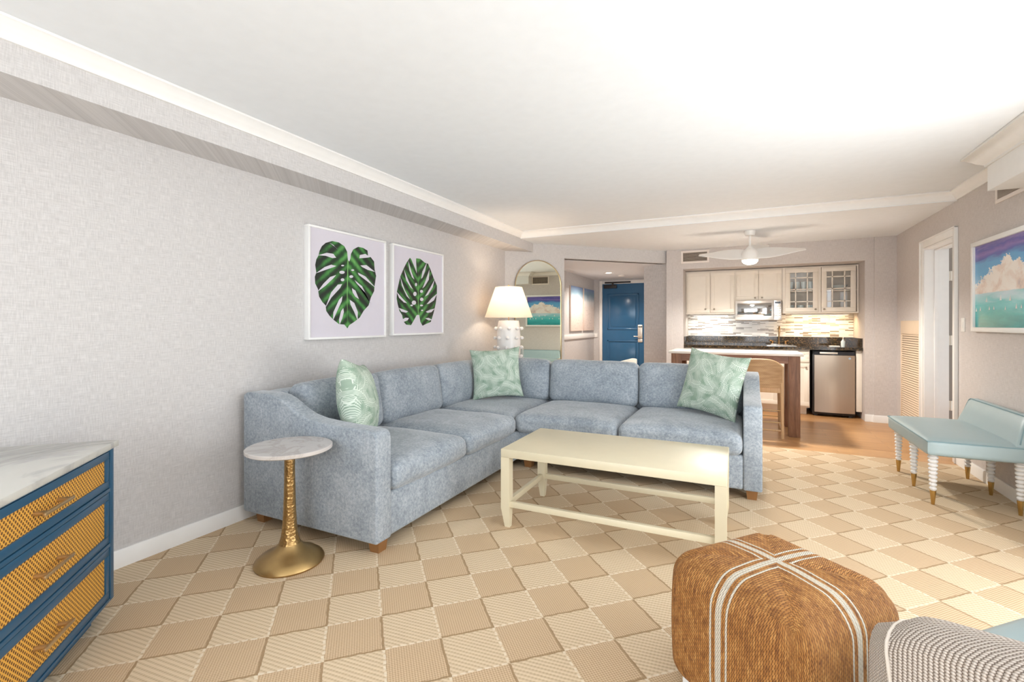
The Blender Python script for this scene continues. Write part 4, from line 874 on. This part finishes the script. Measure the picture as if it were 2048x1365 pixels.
st = make_stool(); st.location = (.155, 6.08, 0); st['label'] = 'woven-back wooden bar stool at the right end of the bar table'
dup(st, (-.325, 6.08, 0), 'woven-back wooden bar stool left of the other one, mostly hidden by the sofa')
# cream chair top showing behind the sofa
ch = thing('side_chair', 'cream upholstered chair whose back corner peeps over the sofa before the blue door', 'chair', (-1.33, 5.9, 0), 28)
g = G(); cushion(g, -.22, .22, -.22, .22, .40, .48, .03, (0, 0, .01), 8); g.build('seat', 'chair_cream', ch)
g = G(); g.prism([(-.22, .44), (.22, .44), (.22, .79), (.17, .795), (-.22, .70)], 1, .20, .26, .01); g.build('backrest', 'chair_cream', ch)
for x in (-.19, .19):
    for y in (-.19, .19): g = G(); g.tube([(x, y, .40), (x, y, 0)], [.018, .012]); g.build('leg', 'pale_wood', ch)

# ---------------------------------------------------------------- coffee table
ct = thing('coffee_table', 'long cream painted coffee table with stretchers in front of the sofa', 'coffee table', (-.7075, 2.905, 0), .6)
W, D, H_ = .628, .322, .478
g = G(); g.box(-W, W, -D, D, H_ - .05, H_, .003); g.build('table_top', 'table_paint', ct)
for x in (-1, 1):
    for y in (-1, 1):
        g = G(); x0, y0 = x * (W - .028), y * (D - .028); a = .0275
        vs = [(x0 + i * a, y0 + j * a, H_ - .05) for i, j in ((-1, -1), (1, -1), (1, 1), (-1, 1))] + [(x0 + i * a, y0 + j * a, .12) for i, j in ((-1, -1), (1, -1), (1, 1), (-1, 1))] + [(x0 - x * .006 + i * .016, y0 - y * .006 + j * .016, 0) for i, j in ((-1, -1), (1, -1), (1, 1), (-1, 1))]
        g.faces(vs, [(k + 4 * l, (k + 1) % 4 + 4 * l, (k + 1) % 4 + 4 * l + 4, k + 4 * l + 4) for l in (0, 1) for k in range(4)] + [(0, 1, 2, 3), (8, 9, 10, 11)]); g.build('leg', 'table_paint', ct)
for y in (-1, 1): g = G(); g.box(-W + .05, W - .05, y * (D - .028) - .014, y * (D - .028) + .014, .125, .16, .002); g.build('stretcher', 'table_paint', ct)
for x in (-1, 1): g = G(); g.box(x * (W - .028) - .014, x * (W - .028) + .014, -D + .05, D - .05, .125, .16, .002); g.build('stretcher', 'table_paint', ct)

# round side table
sd = thing('side_table', 'round marble drinks table on a hammered brass pedestal beside the sofa arm', 'side table', (-2.128, 1.722, 0))
g = G(); g.lathe([(.001, .582), (.203, .583), (.210, .588), (.210, .602), (.206, .605), (.001, .605)], 64); g.build('table_top', 'marble_grey', sd)
g = G(); g.lathe([(.001, .560), (.02, .561), (.055, .572), (.075, .5825), (.001, .5825)], 40); g.build('collar', 'aged_brass', sd)
g = G(); g.lathe([(.0265, .561), (.0255, .50), (.027, .42), (.029, .34), (.031, .27), (.035, .20), (.042, .14), (.052, .105), (.06, .09)], 40); g.build('pedestal', 'hammered_brass', sd)
g = G(); g.lathe([(.055, .10), (.068, .082), (.10, .062), (.14, .042), (.163, .024), (.170, .010), (.166, .001), (.001, .001)], 56); g.build('foot', 'aged_brass', sd)

# ---------------------------------------------------------------- bench
bn = thing('slipper_bench', 'pale teal leather bench with low back and six white bobbin-turned legs', 'bench', (1.40, 4.62, 0))
SX0, SX1, SY0, SY1 = -.29, .24, -.50, .49
g = G(); cushion(g, SX0, SX1, SY0, SY1, .348, .455, .024, (.0, 0, .022), 14, 0, 0); g.build('seat', 'teal_leather', bn)
g = G()
for z in (.445,):
    c = [(SX0 + .004, SY0 + .004), (SX1 - .004, SY0 + .004), (SX1 - .004, SY1 - .004), (SX0 + .004, SY1 - .004)]
    g.tube([(x, y, z) for x, y in c + c[:1]], .0045, 8)
g.build('piping', 'teal_piping', bn)
# low back along the wall, ends sweeping down
g = G(); prof = []
ys = [SY0 + .02 + (SY1 - SY0 - .04) * i / 30 for i in range(31)]
ys = sorted(ys + [ys[0] + .008, ys[0] + .016, ys[0] + .04, ys[-1] - .008, ys[-1] - .016, ys[-1] - .04])
def htop(y):
    e = min(y - ys[0], ys[-1] - y); t = min(1, max(0, e / .05)); return .47 + .175 * (t * t * (3 - 2 * t)) ** .7
vs = []; fs = []
for i, y in enumerate(ys):
    h_ = htop(y); lean_ = (h_ - .45) * .28
    for a, z in ((.135, .45), (.14 + lean_ * .5, (.45 + h_) / 2), (.145 + lean_, h_ - .012), (.16 + lean_, h_), (.215 + lean_ * .6, h_), (.225 + lean_ * .6, h_ - .012), (.225, .45)): vs.append((a, y, z))
for i in range(len(ys) - 1):
    for k in range(7): fs.append((7 * i + k, 7 * i + (k + 1) % 7, 7 * i + 7 + (k + 1) % 7, 7 * i + 7 + k))
fs += [tuple(range(7)), tuple(range(7 * len(ys) - 7, 7 * len(ys)))]
vs = [(x + .025, y, z) for x, y, z in vs]; g.faces(vs, fs); bk = g.build('backrest', 'teal_leather', bn, angle=60)
g = G(); g.tube([(.175 + (htop(y) - .45) * .28, y, htop(y) - .003) for y in ys], .004, 8); g.build('piping', 'teal_piping', bk)
def bobbin(x, y):
    g = G(); prof = [(.001, .349), (.026, .349), (.026, .338)]; z = .338; n = 9; zb = .098
    for k in range(n):
        r = .030 - .009 * k / (n - 1); h_ = (z - zb) / n; z0 = z - h_ * k
        for j in range(6): t = j / 6; prof.append((r - .012 + .012 * math.sin(PI * t) ** .7, z0 - h_ * t))
    prof += [(.0150, zb), (.001, zb)]
    g.lathe(prof, 24, (x, y)); l = g.build('leg', 'ceramic_white', bn)
    g = G(); g.lathe([(.001, .098), (.0175, .097), (.0175, .09), (.0095, .001), (.001, .0005)], 24, (x, y)); f = g.build('brass_cap', 'brass_cap', l)
for y in (-.42, -.01, .39):
    bobbin(-.235, y); bobbin(.205, y)

# ---------------------------------------------------------------- blue dresser across the left corner
dr = thing('dresser', 'blue lacquered dresser with yellow cane drawer fronts and marble top', 'dresser', (-2.425, 1.085, 0), -45)
# local: front face at y=0 facing +y... local x runs along the front away from the corner seen in the photo
Wd, Dd, Hd = 1.15, .42, .715
g = G(); g.box(.0, Wd, -Dd, -.022, .07, Hd - .0); g.box(.07, Wd - .07, -Dd + .03, -.05, 0, .072)
for x0, x1, z0, z1 in ((0, .03, .07, Hd), (Wd - .03, Wd, .07, Hd), (.03, Wd - .03, .07, .082), (.03, Wd - .03, .300, .316), (.03, Wd - .03, .532, .548), (.03, Wd - .03, Hd - .010, Hd)): g.box(x0, x1, -.022, 0, z0, z1, .0015)
g.build('body', 'blue_lacquer', dr)
g = G(); g.box(.029, Wd - .029, -.0225, -.0205, .074, Hd - .011); g.build('shadow_gap', 'blue_gap', dr)
g = G(); g.box(-.012, Wd + .012, -Dd - .01, .014, Hd, Hd + .026, .003); g.build('table_top', 'marble_white', dr)
for z0, z1 in ((.085, .297), (.319, .529), (.551, .702)):
    g = G(); x0, x1 = .035, Wd - .035; f = .03
    for b in ((x0, x1, z0, z0 + f), (x0, x1, z1 - f, z1), (x0, x0 + f, z0 + f, z1 - f), (x1 - f, x1, z0 + f, z1 - f)): g.box(b[0], b[1], -.021, -.002, b[2], b[3], .002)
    d = g.build('drawer', 'blue_lacquer', dr)
    g = G(); g.box(x0 + f - .001, x1 - f + .001, -.018, -.008, z0 + f - .001, z1 - f + .001); g.build('cane_panel', 'cane', d)['label'] = 'yellow woven cane panel'
    zc = (z0 + z1) / 2
    for xc in (.465, Wd - .25):
        g = G(); g.box(xc - .088, xc + .088, .022, .033, zc - .006, zc + .006, .003)
        for s_ in (-1, 1): g.tube([(xc + s_ * .065, -.008, zc), (xc + s_ * .065, .028, zc)], .008, 12)
        g.build('pull_handle', 'old_brass', d)

# ---------------------------------------------------------------- seagrass pouf
pf = thing('woven_pouf', 'square brown seagrass pouf with two crossing white cord stripes', 'pouf', (.092, 1.74, 0), -40)
g = G(); t = bmesh.new(); bmesh.ops.create_cube(t, size=2); bmesh.ops.subdivide_edges(t, edges=t.edges[:], cuts=31, use_grid_fill=True)
hx, hz, r = .245, .215, .085
orig = [(v.co.x * hx, v.co.y * hx) for v in t.verts]
for v in t.verts:
    p = Vector((v.co.x * hx, v.co.y * hx, v.co.z * hz)); c = Vector((max(-hx + r, min(hx - r, p.x)), max(-hx + r, min(hx - r, p.y)), max(-hz + r, min(hz - r, p.z)))); d = p - c
    if d.length > 1e-6: p = c + d.normalized() * r
    u, w_, s_ = p.x / hx, p.y / hx, p.z / hz
    k = 1 + .035 * (1 - s_ * s_) + .0; p.x *= k; p.y *= k
    dg = abs(abs(u) - abs(w_)); m0 = max(abs(u), abs(w_))
    if s_ > .2: p.z -= .012 * math.exp(-(dg / .07) ** 2) * min(1, m0 * 1.5) * s_; p.z += .018 * (1 - m0 ** 2) * s_
    if m0 > .6: 
        q = math.exp(-(dg / .10) ** 2); p.x *= 1 - .03 * q; p.y *= 1 - .03 * q
    v.co = p + Vector((0, 0, .035 + hz))
idx = [[v.index for v in f.verts] for f in t.faces]
for f, ids in zip(g.merge(t, None, True), idx):
    for l, i in zip(f.loops, ids): l[g.uv].uv = orig[i]
g.build('woven_cover', 'seagrass', pf, angle=80)
for x in (-.17, .17):
    for y in (-.17, .17): g = G(); g.box(x - .03, x + .03, y - .03, y + .03, 0, .05, .004); g.build('foot', 'frame_white', pf)

# ---------------------------------------------------------------- rope armchair (local +y = forward, NW in the room; near arm on local -x)
ac = thing('rope_armchair', 'armchair wrapped in pale woven rope with teal seat cushion, cut by the frame', 'armchair', (.212, 1.25, 0), 45)
# origin at the near arm's outer front corner; local x runs NE across the chair, local -y runs SE to its back
g = G()
def armside(x0, x1, out):
    n = 22; vs = []; fs = []
    for i in range(n + 1):
        t = i / n; top = .636 + .18 * t - .06 * max(0, 1 - t / .12) ** 2; m_ = (x0 + x1) / 2; rr = (x1 - x0) / 2; a0, a1 = x0, x1
        if i == 0:
            if out < 0: a0 = x0 + .05
            else: a1 = x1 - .05
            m_ = (a0 + a1) / 2; rr = (a1 - a0) / 2
        yf = lambda z: (0 if i == 0 else -.03 - .70 * t) - (.16 * (top - z) * (1 - t) ** 4 if i else 0)
        ring = [(a0, .06)] + [(a0, .06 + (top - .11) * j / 6) for j in range(1, 7)]
        ring += [(m_ - rr * math.cos(PI * j / 8), top - .05 + .05 * math.sin(PI * j / 8)) for j in range(1, 8)] + [(a1, top - .05), (a1, .06)]
        k = len(ring); vs += [(x, yf(z), z) for x, z in ring]
        if i == 1: edge = [(x + out * .001 if (x < m_) == (out < 0) else x, yf(z), z) for x, z in ring]
    for i in range(n):
        for j in range(k): fs.append((k * i + j, k * i + (j + 1) % k, k * i + k + (j + 1) % k, k * i + k + j))
    fs += [tuple(range(k)), tuple(range(k * n, k * n + k))]
    g.faces(vs, fs, True); return edge
e1 = armside(0, .11, -1)
e2 = armside(.78, .89, 1)
g.box(.0, .89, -.80, -.70, .06, .80, .045, 4)
g.box(.10, .79, -.72, -.03, .10, .30, .01)
for v in g.bm.verts: pass
ob = g.build('woven_shell', 'rope_weave', ac, angle=45)
g = G()
g.tube(e1, .0035, 8); g.build('rope_edge', 'rope_white', ac)
g = G(); g.tube(e2, .0035, 8); g.build('rope_edge', 'rope_white', ac)
g = G(); cushion(g, .115, .775, -.69, .055, .30, .45, .05, (0, .01, .02), 12); g.build('seat_cushion', 'teal_leather', ac)
g = G(); cushion(g, .115, .775, -.69, -.56, .45, .80, .05, (0, .03, 0), 10); g.build('back_cushion', 'teal_leather', ac)
for x in (.05, .84):
    for y in (-.06, -.74): g = G(); g.tube([(x, y, .06), (x, y, 0)], [.022, .016]); g.build('leg', 'pale_wood', ac)
